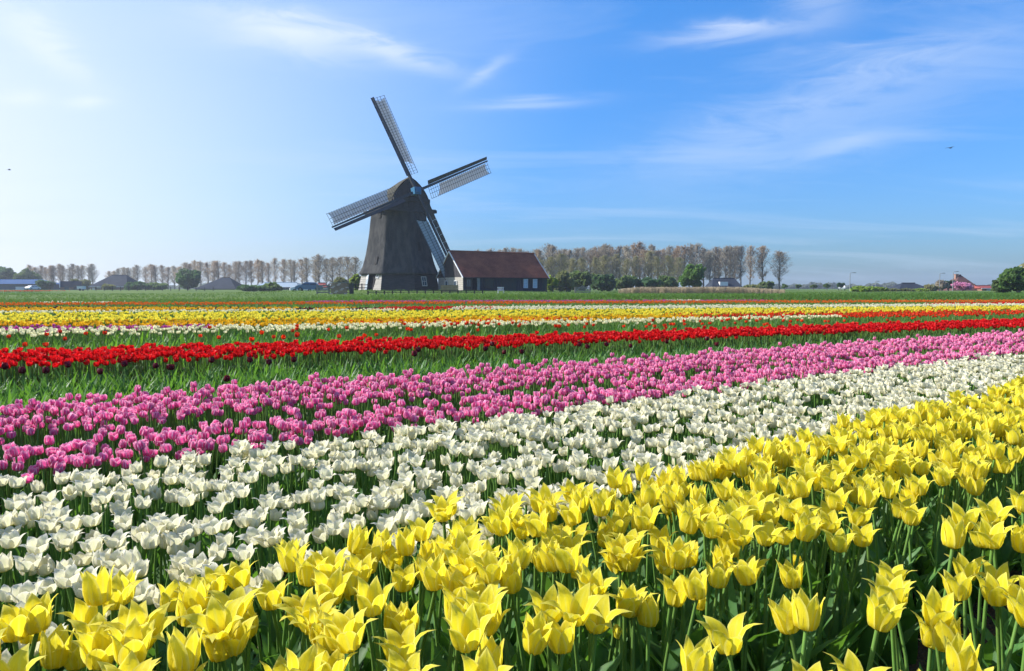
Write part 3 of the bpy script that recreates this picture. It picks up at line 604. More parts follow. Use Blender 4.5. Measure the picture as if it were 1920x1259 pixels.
# ------------------------------------------------------------------ trees
def poplar_mesh(seed, H=15.0, wide=0.18, leaves=3000, first=0.20):
    rd = random.Random(seed); tr = MB(); cr = MB()
    pts = []; x = y = 0
    for k in range(9):
        t = k / 8; pts.append(Vector((x, y, H * 0.96 * t))); x += rd.uniform(-.12, .12); y += rd.uniform(-.12, .12)
    rad = [0.24 * (1 - 0.9 * k / 8) + .02 for k in range(9)]; tr.tube(pts, rad, 6)
    def trunk(t):
        i = min(7, int(t * 8)); return pts[i].lerp(pts[i + 1], t * 8 - i)
    tips = []
    nb = 62
    for k in range(nb):
        t = first + (0.96 - first) * (k / nb) ** 0.9; az = rd.uniform(0, 2 * math.pi); x_ = (t - first) / (1 - first); prof = 2.38 * (x_ + .04) ** .5 * (1 - x_) ** .8
        L = H * wide * max(.07, prof) * rd.uniform(.75, 1.25); up = rd.uniform(.55, 1.2) + .5 * t; d = Vector((math.cos(az), math.sin(az), up)).normalized()
        p0 = trunk(t * .96); p1 = p0 + d * L * .55; d2 = (d + Vector((0, 0, .3)) + Vector((rd.uniform(-.3, .3), rd.uniform(-.3, .3), 0))).normalized(); p2 = p1 + d2 * L * .7
        cr.tube([p0, p1, p2], [.07, .045, .018], 3, m=0)
        for s_ in range(4):
            q = p0.lerp(p2, rd.uniform(.3, .95)); e = (Vector((rd.gauss(0, 1), rd.gauss(0, 1), rd.uniform(.2, 1.5)))).normalized() * L * rd.uniform(.25, .5)
            cr.tube([q, q + e], [.03, .012], 3, m=0); tips.append((q + e * .6, L * .12))
        tips.append((p1, L * .16)); tips.append((p2, L * .10))
    tips.append((pts[-1] - Vector((0, 0, .5)), .3))
    for k in range(leaves):
        p, s_ = rd.choice(tips); p = p + Vector((rd.gauss(0, 1), rd.gauss(0, 1), rd.gauss(0, 1.2))) * s_; w = rd.uniform(.05, .11)
        a = Vector((rd.gauss(0, 1), rd.gauss(0, 1), rd.gauss(0, 1))).normalized(); c = a.orthogonal().normalized(); cr.quad(p - a * w - c * w * .7, p + a * w - c * w * .7, p + a * w + c * w * .7, p - a * w + c * w * .7, 1)
    return tr, cr
def round_crown(seed, H, rx, rz, zc, leaves, lw, trunk_r=.2, lobes=9):
    rd = random.Random(seed); tr = MB(); cr = MB(); top = Vector((rd.uniform(-.2, .2), rd.uniform(-.2, .2), zc + rz * .5))
    tr.tube([(0, 0, -.3), (0.05, 0, zc * .5), top], [trunk_r, trunk_r * .7, trunk_r * .25], 6)
    lob = []
    for k in range(lobes):
        d = Vector((rd.gauss(0, 1), rd.gauss(0, 1), rd.gauss(0, .8))).normalized(); q_ = rd.uniform(.35, .82); c = Vector((d.x * rx * q_, d.y * rx * q_, zc + d.z * rz * q_)); lob.append((c, rd.uniform(.18, .42)))
        cr.tube([(0, 0, zc * .55), c * .6 + Vector((0, 0, zc * .2)), c], [trunk_r * .5, trunk_r * .3, trunk_r * .1], 3, m=0)
    for k in range(leaves):
        c, s_ = rd.choice(lob); d = Vector((rd.gauss(0, 1), rd.gauss(0, 1), rd.gauss(0, 1))).normalized() * (rd.random() ** .35) * s_
        p = c + Vector((d.x * rx, d.y * rx, d.z * rz)); w = lw * rd.uniform(.6, 1.4)
        a = Vector((rd.gauss(0, 1), rd.gauss(0, 1), rd.gauss(0, 1))).normalized(); q = a.orthogonal().normalized()
        if p.z < .05: p.z = .05 + rd.random() * .3
        cr.quad(p - a * w - q * w * .7, p + a * w - q * w * .7, p + a * w + q * w * .7, p - a * w + q * w * .7, 1)
    return tr, cr
PM = {}
def tree_data(key, tr, cr, leafm):
    PM[key] = (tr.mesh('trunk', M['bark']), cr.mesh('crown', [M['bark'], leafm]))
pop_src = [poplar_mesh(s) for s in range(6)]
for s, (t_, c_) in enumerate(pop_src):
    tm = t_.mesh('trunk', M['bark'])
    for mk in ('poplar_brown', 'poplar_grey', 'poplar_olive'): PM[(s, mk)] = (tm, c_.mesh('crown', [M['bark'], M[mk]]))
def plant(name, key, loc, scale, rz, label, cat, group=None):
    root = empty(name, loc, rz); root.scale = scale if isinstance(scale, tuple) else (scale,) * 3
    tag(root, label, cat, group)
    link('trunk', PM[key][0], root); link('crown', PM[key][1], root)
    return root
def poplar_row(spec, label_fmt, group):
    spec = sorted(spec)
    for i, (px, ytop, Y, mk) in enumerate(spec):
        g = at(px, 545, Y); gz = ground_z(g.x, Y); H = at(px, ytop, Y).z - gz
        s_ = H / 15.0; plant('poplar_tree', (random.randrange(6), mk), (g.x, Y, gz), (s_ * random.uniform(.95, 1.5), s_ * random.uniform(.95, 1.5), s_ * random.uniform(.92, 1.05)), random.uniform(0, 6.28), label_fmt % ordinal(i + 1), 'tree', group)
bc = ['poplar_brown', 'poplar_brown', 'poplar_grey']
poplar_row([(px + random.uniform(-3, 3), 493.5 + random.uniform(-2, 3), 330 + random.uniform(-8, 8), random.choice(bc)) for px in range(58, 184, 9)], 'bare copper poplar, %s from the left in the far-left row', 'poplars behind the blue shed')
row = []
px = 207.0
while px < 678:
    f = (px - 207) / 470; Y = 360 - 110 * f; row.append((px + random.uniform(-2, 2), 499 - 25 * f + random.uniform(-5, 4) + (6 if px < 225 else 0), Y, random.choice(bc) if px < 600 else 'poplar_grey')); px += 9.0 + 3.5 * f + random.uniform(-4, 4)
poplar_row(row, 'bare copper poplar, %s from the left in the row left of the windmill', 'poplars left of the windmill')
row = []
for px in range(884, 1000, 13): row.append((px, 463 - (px - 884) * .05 + random.uniform(-3, 3), 250, 'poplar_grey'))
px = 1004
while px < 1395:
    row.append((px, 456 + random.uniform(-5, 6), 225 + random.uniform(-6, 10), random.choice(['poplar_grey', 'poplar_brown', 'poplar_grey']))); px += 10.5 + random.uniform(-4, 4)
for px, yt in ((1406, 457), (1429, 459), (1461, 464)): row.append((px, yt, 215, 'poplar_brown'))
poplar_row(row, 'bare brown poplar, %s from the left in the row right of the windmill', 'poplars right of the windmill')
# a second file of olive trees inside the right-hand row
poplar_row([(px + random.uniform(-4, 4), 474 + random.uniform(-6, 8), 200 + random.uniform(-5, 5), 'poplar_olive') for px in range(1012, 1275, 20)], 'lower olive tree before the right-hand poplars, %s from the left', 'olive trees before the poplars')

BK = 0
def bushes(specs, H0=4.0):
    global BK
    for (px, ytop, ybase, wpx, Y, mk, label, cat, kind) in specs:
        g = at(px, ybase, Y); gz = ground_z(g.x, Y); H = at(px, ytop, Y).z - gz; w = wpx * Y / FPX; BK += 1
        if kind == 'bush': t_, c_ = round_crown(100 + BK, H, w * .55, H * .55, H * .5, int(700 + 110 * w * H) if w * H < 60 else 6500, .16 + .0008 * Y, .08, 24)
        elif kind == 'ball': t_, c_ = round_crown(100 + BK, H, w * .5, H * .30, H * .68, 900, .20, .10, 8)
        else: t_, c_ = round_crown(100 + BK, H, w * .52, H * .46, H * .54, 900 if mk == 'blossom' else 2600 if mk in ('poplar_grey', 'poplar_olive') else 5200, .16 if mk == 'blossom' else .24, .22, 30)
        PM[('b', BK)] = (t_.mesh('trunk', M['bark']), c_.mesh('crown', [M['bark'], M[mk]]))
        plant({'bush': 'bush', 'ball': 'pollard_tree'}.get(kind, 'broadleaf_tree'), ('b', BK), (g.x, Y, gz), 1.0, 0, label, cat)
bushes([
    (12, 497, 545, 44, 300, 'bush_dark', 'dark green tree above the blue shed at the left edge', 'tree', 'tree'),
    (45, 500, 545, 34, 295, 'bush_mid', 'green tree rising behind the right end of the blue shed', 'tree', 'tree'),
    (66, 512, 545, 26, 300, 'bush_mid', 'smaller green tree right of the blue shed', 'tree', 'tree'),
    (86, 526, 546, 34, 245, 'bush_dark', 'dark bush between the blue shed and the small brick house', 'bush', 'bush'),
    (152, 524, 546, 34, 270, 'bush_olive', 'olive bush between the small brick house and the pyramid farmhouse', 'bush', 'bush'),
    (252, 530, 546, 40, 240, 'bush_dark', 'dark hedge bush just right of the pyramid farmhouse', 'bush', 'bush'),
    (292, 532, 546, 46, 245, 'bush_mid', 'low hedge bush left of the big dark tree', 'bush', 'bush'),
    (204, 534, 546, 22, 240, 'bush_olive', 'olive shrub in front of the pyramid farmhouse', 'bush', 'bush'),
    (353, 503, 547, 50, 225, 'bush_dark', 'big dark green tree left of the dark pyramid barn', 'tree', 'tree'),
    (470, 534, 549, 40, 170, 'bush_dark', 'dark hedge bush in front of the low shed, left one', 'bush', 'bush'),
    (508, 533, 549, 44, 172, 'bush_mid', 'rounded hedge bush in front of the low shed, right one', 'bush', 'bush'),
    (671, 514, 546, 26, 125, 'bush_fresh', 'yellow green shrub beside the sunny side of the windmill', 'bush', 'bush'),
    (640, 522, 546, 30, 170, 'bush_olive', 'olive shrub behind the brown panel wall', 'bush', 'bush'),
    (1034, 522, 550, 22, 118, 'bush_fresh', 'yellow green bush at the right end of the barn', 'bush', 'bush'),
    (1056, 512, 550, 40, 135, 'bush_olive', 'olive bush behind the light wooden gate', 'bush', 'bush'),
    (1092, 505, 550, 52, 150, 'bush_mid', 'tall green bush right behind the light wooden gate', 'bush', 'bush'),
    (1130, 512, 551, 44, 145, 'bush_dark', 'dark green bush where the reeds begin', 'bush', 'bush'),
    (1172, 516, 551, 50, 150, 'bush_mid', 'green bush behind the left end of the reeds', 'bush', 'bush'),
    (1214, 520, 551, 46, 150, 'bush_dark', 'dark bush behind the reeds, second from their left end', 'bush', 'bush'),
    (1252, 518, 551, 40, 152, 'bush_mid', 'bush touching the left side of the bright green tree', 'bush', 'bush'),
    (1299, 492, 552, 54, 142, 'tree_green', 'dense bright green tree left of the dormer house', 'tree', 'tree'),
    (1410, 534, 551, 36, 150, 'bush_olive', 'olive bush right of the dormer house', 'bush', 'bush'),
    (1436, 529, 551, 34, 160, 'bush_mid', 'bush under the last poplar of the right row', 'bush', 'bush'),
    (1471, 531, 549, 15, 190, 'bush_mid', 'lollipop tree nearest the poplars on the open horizon', 'tree', 'ball'),
    (1497, 532, 549, 13, 195, 'bush_mid', 'second lollipop tree from the poplars on the horizon', 'tree', 'ball'),
    (1525, 533, 550, 13, 200, 'bush_mid', 'middle one of the five lollipop trees', 'tree', 'ball'),
    (1550, 532, 550, 14, 195, 'bush_mid', 'fourth lollipop tree, second left of the street lamp', 'tree', 'ball'),
    (1576, 529.5, 550, 15, 190, 'bush_dark', 'dark lollipop tree next to the left street lamp', 'tree', 'ball'),
    (1618, 538, 553, 40, 130, 'bush_fresh', 'yellow green bush right of the left street lamp', 'bush', 'bush'),
    (1645, 540, 553, 34, 132, 'bush_fresh', 'fresh green bush at the second street lamp', 'bush', 'bush'),
    (1672, 545, 553, 24, 135, 'bush_olive', 'low bush left of the hipped brick house', 'bush', 'bush'),
    (1698, 544, 553, 22, 140, 'bush_olive', 'shrub in front of the hipped brick house, left side', 'bush', 'bush'),
    (1725, 544, 553, 26, 140, 'bush_fresh', 'green shrub in front of the hipped brick house, middle', 'bush', 'bush'),
    (1747, 535, 553, 22, 150, 'poplar_olive', 'sparse olive shrub at the right side of the hipped house', 'bush', 'bush'),
    (1765, 526, 553, 22, 160, 'poplar_grey', 'thin grey tree by the third street lamp', 'tree', 'tree'),
    (1777, 524, 553, 22, 162, 'bush_dark', 'dark leafy tree between the two right street lamps', 'tree', 'tree'),
    (1804, 527, 553, 38, 150, 'blossom', 'tree in full pink blossom before the pyramid farmhouse', 'tree', 'tree'),
    (1880, 522, 556, 34, 92, 'bush_mid', 'green bush at the foot of the right edge tree', 'bush', 'bush'),
    (1908, 500, 557, 60, 90, 'tree_green', 'large fresh green bush cut by the right edge', 'bush', 'tree'),
    (1945, 478, 557, 110, 96, 'poplar_olive', 'tall half bare tree at the right edge', 'tree', 'tree'),
])
# far-off woods along the horizon, one mass
b = MB(); rd = random.Random(5)
for k in range(15000):
    px = rd.choice([rd.uniform(1440, 1700), rd.uniform(-100, 700), rd.uniform(1440, 2050)]); Y = rd.uniform(640, 760); g = at(px, 541, Y); h = 3.6 + 1.0 * math.sin(px * .05) + .8 * math.sin(px * .17) + .5 * math.sin(px * .41)
    p = Vector((g.x, Y, ground_z(g.x, Y) + rd.random() ** .7 * max(1, h))); w = .9; a = Vector((rd.gauss(0, 1), rd.gauss(0, 1), rd.gauss(0, 1))).normalized(); q = a.orthogonal(); b.quad(p - a * w - q * w, p + a * w - q * w, p + a * w + q * w, p - a * w + q * w)
tag(b.build('distant_woods', M['far_wood']), 'hazy blue line of distant woods on the horizon', 'woods', kind='stuff')

# ------------------------------------------------------------------ lamps, fences, gate, panel, bench, crate, cars, birds
for px, yt, arm, label in ((1593, 512, 7, 'street lamp left of the yellow green bushes'), (1641, 528, 3, 'short street lamp among the yellow green bushes'), (1761, 513, 6, 'street lamp right of the hipped brick house'), (1786, 510, 6, 'street lamp left of the pink blossom tree')):
    Y = 150; g = at(px, 552, Y); gz = ground_z(g.x, Y); H = at(px, yt, Y).z - gz; root = empty('street_lamp', (g.x, Y, gz)); tag(root, label, 'street lamp', 'street lamps on the horizon')
    b = MB(); b.tube([(0, 0, 0), (0, 0, H * .96)], [.09, .06], 8); b.build('pole', M['steel'], root)
    b = MB(); b.tube([(0, 0, H * .95), (.12, 0, H), (arm * .09, 0, H + .03)], [.05, .05, .04], 6); b.build('arm', M['steel'], root)
    b = MB(); b.box((arm * .09 + .2, 0, H + .03), (.55, .22, .12)); b.build('lamp_head', M['steel'], root)
def fence(name, p0, p1, Y0, Y1, n, h, m_, rails, label, cat='fence', diag=False, rw=.10):
    a = Vector((at(p0, 550, Y0).x, Y0, 0)); c = Vector((at(p1, 550, Y1).x, Y1, 0)); a.z = ground_z(a.x, a.y); c.z = ground_z(c.x, c.y)
    root = empty(name, a); tag(root, label, cat); d = c - a
    up = Vector((0, 0, 1)); dn = d.normalized(); sd_ = Vector((-dn.y, dn.x, 0))
    for k in range(n + 1):
        b = MB(); q = d * k / n; q.z = ground_z(a.x + q.x, a.y + q.y) - a.z; b.box(q + up * (h / 2 - .1), (.13, .13, h + .2)); b.build('post', m_, root)
    for z in rails:
        for k in range(n):
            q0, q1 = d * k / n, d * (k + 1) / n; q0.z = ground_z(a.x + q0.x, a.y + q0.y) - a.z; q1.z = ground_z(a.x + q1.x, a.y + q1.y) - a.z
            b = MB(); b.bar(q0 - sd_ * .09 + up * z + dn * .012, q1 - sd_ * .09 + up * z - dn * .012, .04, rw); b.build('rail', m_, root)
    if diag:
        b = MB(); b.bar(-sd_ * .13 + up * .2, d * .5 - sd_ * .13 + up * (h + .15), .035, .09); b.build('brace', m_, root)
        b = MB(); b.bar(d - sd_ * .135 + up * .2, d * .5 - sd_ * .135 + up * (h + .15), .035, .09); b.build('brace', m_, root)
    return root
fence('slatted_gate', 594.5, 617, 84, 84, 1, 1.15, M['wood'], (.2, .45, .7, .95), 'pale grey slatted gate left of the brown panel wall', 'gate', rw=.15)
fence('rail_fence', 656, 690, 100, 101, 3, .9, M['darkwood'], (.35, .75), 'short dark rail fence between panel wall and windmill')
fence('rail_fence', 690, 905, 78, 78, 14, .40, M['darkwood'], (.2, .36), 'long low dark rail fence on the grass before the windmill', rw=.06)
fence('rail_fence', 1024, 1062, 98, 99, 3, .85, M['darkwood'], (.3, .55, .8), 'dark rail fence right of the barn')
fence('wooden_gate', 1078, 1106, 90, 90, 1, .75, M['wood'], (.12, .32, .52, .7), 'light wooden field gate with crossed braces by the green bushes', 'gate', True)
fence('wire_fence', 165, 400, 190, 185, 15, 1.0, M['darkwood'], (.5, .9), 'thin post fence across the left meadow', rw=.03)
root = empty('panel_wall', (at(638, 553, 82).x, 82, ground_z(at(638, 553, 82).x, 82))); tag(root, 'brown brick bin wall beside the slatted gate', 'wall')
for j in range(9):
    for k in range(6):
        b = MB(); w = .32; x = -0.96 + k * w + (w / 2 if j % 2 else 0) - .04; b.box((x, 0, .07 + j * .135), (w - .012, .2, .125)); b.build('brick', M['rosebrick'] if (j * 7 + k * 3) % 5 == 0 else M['tanbrick'], root)
b = MB(); b.box((1.16, .35, .6), (.30, .9, 1.24)); b.build('end_post', M['darkwood'], root)
b = MB(); b.box((0, .02, 1.30), (2.3, .3, .07)); b.build('coping', M['wood'], root)
root = empty('crate', (at(843, 549, 92).x, 92, ground_z(at(843, 549, 92).x, 92))); tag(root, 'tan wooden crate below the tip of the lowest sail', 'crate')
for j in range(4):
    b = MB(); b.box((0, -.5, .1 + j * .2), (2.1, .05, .185)); b.build('plank', M['tan'], root)
    for s_ in (-1, 1): b = MB(); b.box((s_ * 1.03, 0, .1 + j * .2), (.05, .9, .185)); b.build('plank', M['tan'], root)
b = MB(); b.box((0, 0, .72), (2.0, .9, .05)); b.build('filling', M['soil'], root)
root = empty('garden_bench', (at(939, 556, 84).x, 84, ground_z(at(939, 556, 84).x, 84)), R(10)); root.scale = (.8, .8, .8); tag(root, 'small white slatted bench in front of the barn', 'bench')
for k in range(5): b = MB(); b.box((-.36 + k * .18, .12, .62), (.07, .03, .42)); b.build('back_slat', M['whitepaint'], root)
for k in range(3): b = MB(); b.box((0, -.2 + k * .13, .40), (.9, .11, .03)); b.build('seat_slat', M['whitepaint'], root)
b = MB(); b.box((0, .12, .86), (.95, .05, .08)); b.build('top_rail', M['whitepaint'], root)
for sx in (-.4, .4):
    for sy in (-.2, .12): b = MB(); b.box((sx, sy, .19), (.06, .06, .38)); b.build('leg', M['whitepaint'], root)
def car(px, py, Y, m_, label, rz=0, s_=1.0):
    g = at(px, py, Y); root = empty('parked_car', (g.x, Y, ground_z(g.x, Y)), rz); root.scale = (s_,) * 3; tag(root, label, 'car', 'cars parked left of the windmill')
    prof = [(-2.05, .35), (-2.1, .75), (-1.95, .95), (-1.55, 1.0), (-.95, 1.42), (.55, 1.45), (1.15, 1.0), (1.9, .85), (2.1, .65), (2.08, .35)]
    b = MB(); n = len(prof)
    for sy in (-1, 1):
        for x, z in prof: b.v.append((x, sy * (.82 if z < 1.1 else .66), z))
    for k in range(n): b.f.append((k, (k + 1) % n, n + (k + 1) % n, n + k)); b.m.append(0)
    b.f += [tuple(range(n - 1, -1, -1)), tuple(range(n, 2 * n))]; b.m += [0, 0]; b.build('body', m_, root)
    for sy in (-1, 1):
        for pts in ([(-1.35, 1.02), (-.95, 1.36), (-.2, 1.38), (-.2, 1.02)], [(-.1, 1.02), (-.1, 1.38), (.5, 1.38), (1.0, 1.02)]):
            b = MB(); b.face([(x, sy * (.835 - (z - 1.02) * .45), z) for x, z in pts]); b.build('side_window', M['glass'], root)
        for x in (-1.3, 1.3):
            b = MB(); b.tube([(x, sy * .70, .32), (x, sy * .86, .32)], [.32, .32], 12, cap=True); w = b.build('wheel', M['rubber'], root)
            b = MB(); b.tube([(x, sy * .80, .32), (x, sy * .875, .32)], [.19, .17], 10, cap=True); b.build('rim', M['steel'], w)
        b = MB(); b.box((2.06, sy * .6, .68), (.1, .3, .14)); b.build('headlight', M['whitepaint'], root)
    b = MB(); b.quad((.60, -.6, 1.44), (.60, .6, 1.44), (1.14, .74, 1.05), (1.14, -.74, 1.05)); b.build('windscreen', M['glass'], root)
car(580, 550, 118, M['carblue'], 'blue car parked left of the slatted gate', R(190), 1.0)
car(566, 549, 135, M['carwhite'], 'white car parked behind the blue car', R(200), 1.0)
car(62, 545, 230, M['carwhite'], 'white car parked at the end of the blue shed', R(75), 1.0)
car(1578, 550, 205, M['carwhite'], 'white car below the darkest lollipop tree', R(68), 1.0)
root = empty('trailer', (at(153, 549, 185).x, 185, ground_z(at(153, 549, 185).x, 185))); tag(root, 'white box trailer in the left meadow below the brick house', 'trailer')
b = MB(); b.box((0, 0, .75), (1.6, 1.2, .75)); b.build('box', M['whitepaint'], root)
b = MB(); b.box((0, 0, 1.16), (1.75, 1.3, .07)); b.build('lid', M['paleroof'], root)
for sy in (-1, 1): b = MB(); b.tube([(0, sy * .6, .28), (0, sy * .72, .28)], [.28, .28], 10, cap=True); b.build('wheel', M['rubber'], root)
b = MB(); b.bar((-.8, 0, .42), (-1.7, 0, .42), .08, .08); b.build('drawbar', M['steel'], root)
for px, py, Y, label, s_ in ((1782, 278, 70, 'dark bird gliding in the blue sky at the right', .42), (18, 319, 75, 'tiny dark bird in the bright sky at the left edge', .34)):
    p = at(px, py, Y); root = empty('bird', p, R(20)); root.scale = (s_,) * 3; tag(root, label, 'bird', 'birds in the sky')
    b = MB(); b.tube([(-.55, 0, 0), (-.3, 0, .03), (0, 0, .02), (.25, 0, .03), (.42, 0, .05)], [.02, .09, .13, .08, .02], 8); b.build('body', M['bird'], root, smooth=True)
    for sy in (-1, 1):
        b = MB(); b.hexa([(.12, sy * .08, .03), (-.22, sy * .08, .03), (-.10, sy * .62, .20), (.18, sy * .62, .22), (.12, sy * .08, .05), (-.22, sy * .08, .05), (-.10, sy * .62, .215), (.18, sy * .62, .235)])
        b.hexa([(.18, sy * .625, .215), (-.10, sy * .625, .20), (-.26, sy * 1.2, .10), (-.16, sy * 1.25, .11), (.18, sy * .625, .23), (-.10, sy * .625, .215), (-.26, sy * 1.2, .11), (-.16, sy * 1.25, .12)]); b.build('wing', M['bird'], root)
    b = MB(); b.hexa([(-.5, -.03, 0), (-.5, .03, 0), (-.85, .12, .0), (-.85, -.12, .0), (-.5, -.03, .02), (-.5, .03, .02), (-.85, .12, .015), (-.85, -.12, .015)]); b.build('tail', M['bird'], root)

# ------------------------------------------------------------------ tulips
VT = [0, .15, .35, .55, .75, .9, 1]
PROF = {   # radius, height along the petal for a closed flower; extra flare for an open one; width
    'lily':   ([.004, .021, .028, .028, .027, .028, .030], [0, .006, .024, .046, .066, .080, .088], .034, .0235),
    'cup':    ([.004, .023, .031, .030, .027, .026, .027], [0, .005, .019, .036, .052, .063, .070], .025, .0250),
    'goblet': ([.004, .022, .029, .028, .024, .020, .019], [0, .006, .021, .038, .053, .061, .065], .010, .0245)}
def petal_mb(shape, open_, az, rd, inner, nu=4, nv=6, curl=1.0):
    rr, zz_, fl, W = PROF[shape]; b = MB(); ca, sa = math.cos(az), math.sin(az); op = open_ * rd.uniform(.75, 1.25); W = W * rd.uniform(.9, 1.12) * (0.92 if inner else 1.0)
    ti = rd.uniform(-.012, .012); dz = rd.uniform(.95, 1.05); kin = .88 if inner else 1.0
    ex_ = {'lily': 1.5, 'cup': 1.5, 'goblet': 1.1}[shape]
    tipc = rd.uniform(.3, 1.0) * curl
    def fn(u, v):
        u = 2 * u - 1; r = np.interp(v, VT, rr) * kin; z = np.interp(v, VT, zz_) * dz
        k = max(0, v - .25) / .75; r += fl * op * k ** 1.6 ; z -= fl * op * .55 * k ** 2.2
        if v > .75: r += .012 * tipc * op * (v - .75) / .25; z -= .004 * tipc * op * ((v - .75) / .25) ** 2
        w = W * (math.sin(math.pi * min(1, (v * .93 + .055)) ** .82) ** (.78 if shape != 'lily' else .95)) 
        if v > .8: w *= (1 - ((v - .8) / .2) ** ex_ * .97)
        x = u * w; rc = .030 + .05 * open_ * v; y = r - x * x / (2 * rc) * (1.0 - .4 * v) - (.0025 * (1 - u * u) * math.sin(v * 9 + az)) * .3
        y += .0018 * math.sin(u * 5 + v * 7 + az * 3)
        x += ti * v * v
        return (y * ca - x * sa, y * sa + x * ca, z)
    b.grid(fn, nu, nv); return b
def leaf_mb(rd, az, L, W, base_z=0.0, nv=6, upright=.9):
    b = MB(); ca, sa = math.cos(az), math.sin(az); bend = rd.uniform(.25, .9) * (1.3 - upright); tw = rd.uniform(-.7, .7); fold = rd.uniform(.25, .6)
    def fn(u, v):
        u = 2 * u - 1; th = bend * v * v * 1.4 + (1.25 - upright) * .35; 
        r = .008 + L * (v * math.sin(th * .8 + .12)); z = base_z + L * v * math.cos(th * .75) ; w = W * (math.sin(math.pi * min(1, v * .90 + .10)) ** .7) * (1 if v < .999 else .05)
        q = tw * v; x = u * w * math.cos(q); y = r + u * w * math.sin(q) * .6 + abs(u) * w * fold * -.5; z2 = z + abs(u) * w * fold * .4 + .004 * math.sin(v * 14 + az) * u
        return (y * ca - x * sa, y * sa + x * ca, z2)
    b.grid(fn, 2, nv); b.uv = {}; return b
class TulipKind:
    """variants of one kind of tulip: separate petals, stem and leaves, plus one joined mesh"""
    def __init__(s, key, shape, height, opens, n, seed, petal=(4, 6), leaf=(.20, .020, 3), scale=1.0, leafm='leaf', stem_n=6, lean=.035, low=False):
        rd = random.Random(seed); s.var = []
        for i in range(n):
            op = opens[i % len(opens)]; H = height * rd.uniform(.93, 1.06); la = rd.uniform(0, 6.28); lx, ly = math.cos(la) * lean * rd.uniform(.2, 1.3), math.sin(la) * lean * rd.uniform(.2, 1.3)
            pts = [Vector((0, 0, 0)), Vector((lx * .15, ly * .15, H * .35)), Vector((lx * .5, ly * .5, H * .7)), Vector((lx, ly, H))]
            st = MB(); r0 = .0042; st.tube(pts, [r0 * 1.15, r0, r0 * .95, r0 * .9] , stem_n)
            tq = .22 if rd.random() < .8 else .5; tl = Euler((rd.uniform(-tq, tq), rd.uniform(-tq, tq), rd.uniform(0, 6.28))).to_matrix(); top = pts[-1]
            pet = []
            for k in range(6):
                q = petal_mb(shape, op, k * math.pi / 3 + rd.uniform(-.12, .12), rd, k % 2 == 1, *petal); q.v = [tuple(top + tl @ (Vector(p) * scale) - Vector((0, 0, .002))) for p in q.v]; pet.append(q)
            lv = []
            for k in range(leaf[2]):
                lv.append(leaf_mb(rd, la + k * 6.28 / leaf[2] + rd.uniform(-.5, .5), leaf[0] * rd.uniform(.75, 1.2) * (H / .45), leaf[1] * rd.uniform(.8, 1.25), .01 + .02 * k, 4 if low else 6, rd.uniform(.75, 1.0)))
            j = MB()
            for q in pet: j.add(q, 0)
            j.add(st, 1)
            for q in lv: j.add(q, 2)
            mats = [M[key], M['stem'], M[leafm]]
            bl = MB()
            for q in pet: bl.add(q, 0)
            s.var.append(dict(open=op, H=H, lean=(lx, ly), petals=None if low else [q.mesh('petal', M[key], True) for q in pet], stem=None if low else st.mesh('stem', M['stem'], True),
                              leaves=None if low else [q.mesh('leaf', M[leafm], True) for q in lv], joined=j.mesh('tulip_' + key, mats, True), bloom=None if low else bl.mesh('bloom', M[key], True)))
        s.n = n; s.col = bpy.data.collections.new('tulip source ' + key + shape + leafm)
        for i, v in enumerate(s.var):
            o = bpy.data.objects.new('tulip_source_%s_%02d' % (key, i), v['joined']); s.col.objects.link(o)
def scatter(name, pts, rots, scs, idx, coll, label, cat, kind='stuff'):
    me = bpy.data.meshes.new(name); me.vertices.add(len(pts)); me.vertices.foreach_set('co', np.asarray(pts, dtype=np.float32).ravel())
    a = me.attributes.new('rot', 'FLOAT_VECTOR', 'POINT'); a.data.foreach_set('vector', np.asarray(rots, dtype=np.float32).ravel())
    a = me.attributes.new('sc', 'FLOAT', 'POINT'); a.data.foreach_set('value', np.asarray(scs, dtype=np.float32))
    a = me.attributes.new('vi', 'INT', 'POINT'); a.data.foreach_set('value', np.asarray(idx, dtype=np.int32))
    o = link(name, me); tag(o, label, cat, None, kind)
    ng = bpy.data.node_groups.new('scatter', 'GeometryNodeTree'); ng.interface.new_socket('Geometry', in_out='INPUT', socket_type='NodeSocketGeometry'); ng.interface.new_socket('Geometry', in_out='OUTPUT', socket_type='NodeSocketGeometry')
    N = ng.nodes; L = ng.links.new; gi = N.new('NodeGroupInput'); go = N.new('NodeGroupOutput'); ip = N.new('GeometryNodeInstanceOnPoints'); ci = N.new('GeometryNodeCollectionInfo')
    ci.inputs['Collection'].default_value = coll; ci.inputs['Separate Children'].default_value = True; ci.inputs['Reset Children'].default_value = True; ip.inputs['Pick Instance'].default_value = True
    def na(nm, dt): q = N.new('GeometryNodeInputNamedAttribute'); q.data_type = dt; q.inputs['Name'].default_value = nm; return q.outputs['Attribute']
    L(gi.outputs[0], ip.inputs['Points']); L(ci.outputs[0], ip.inputs['Instance']); L(na('vi', 'INT'), ip.inputs['Instance Index'])
    er = N.new('FunctionNodeEulerToRotation'); L(na('rot', 'FLOAT_VECTOR'), er.inputs[0]); L(er.outputs[0], ip.inputs['Rotation']); L(na('sc', 'FLOAT'), ip.inputs['Scale']); L(ip.outputs[0], go.inputs[0])
    md = o.modifiers.new('scatter', 'NODES'); md.node_group = ng
    return o

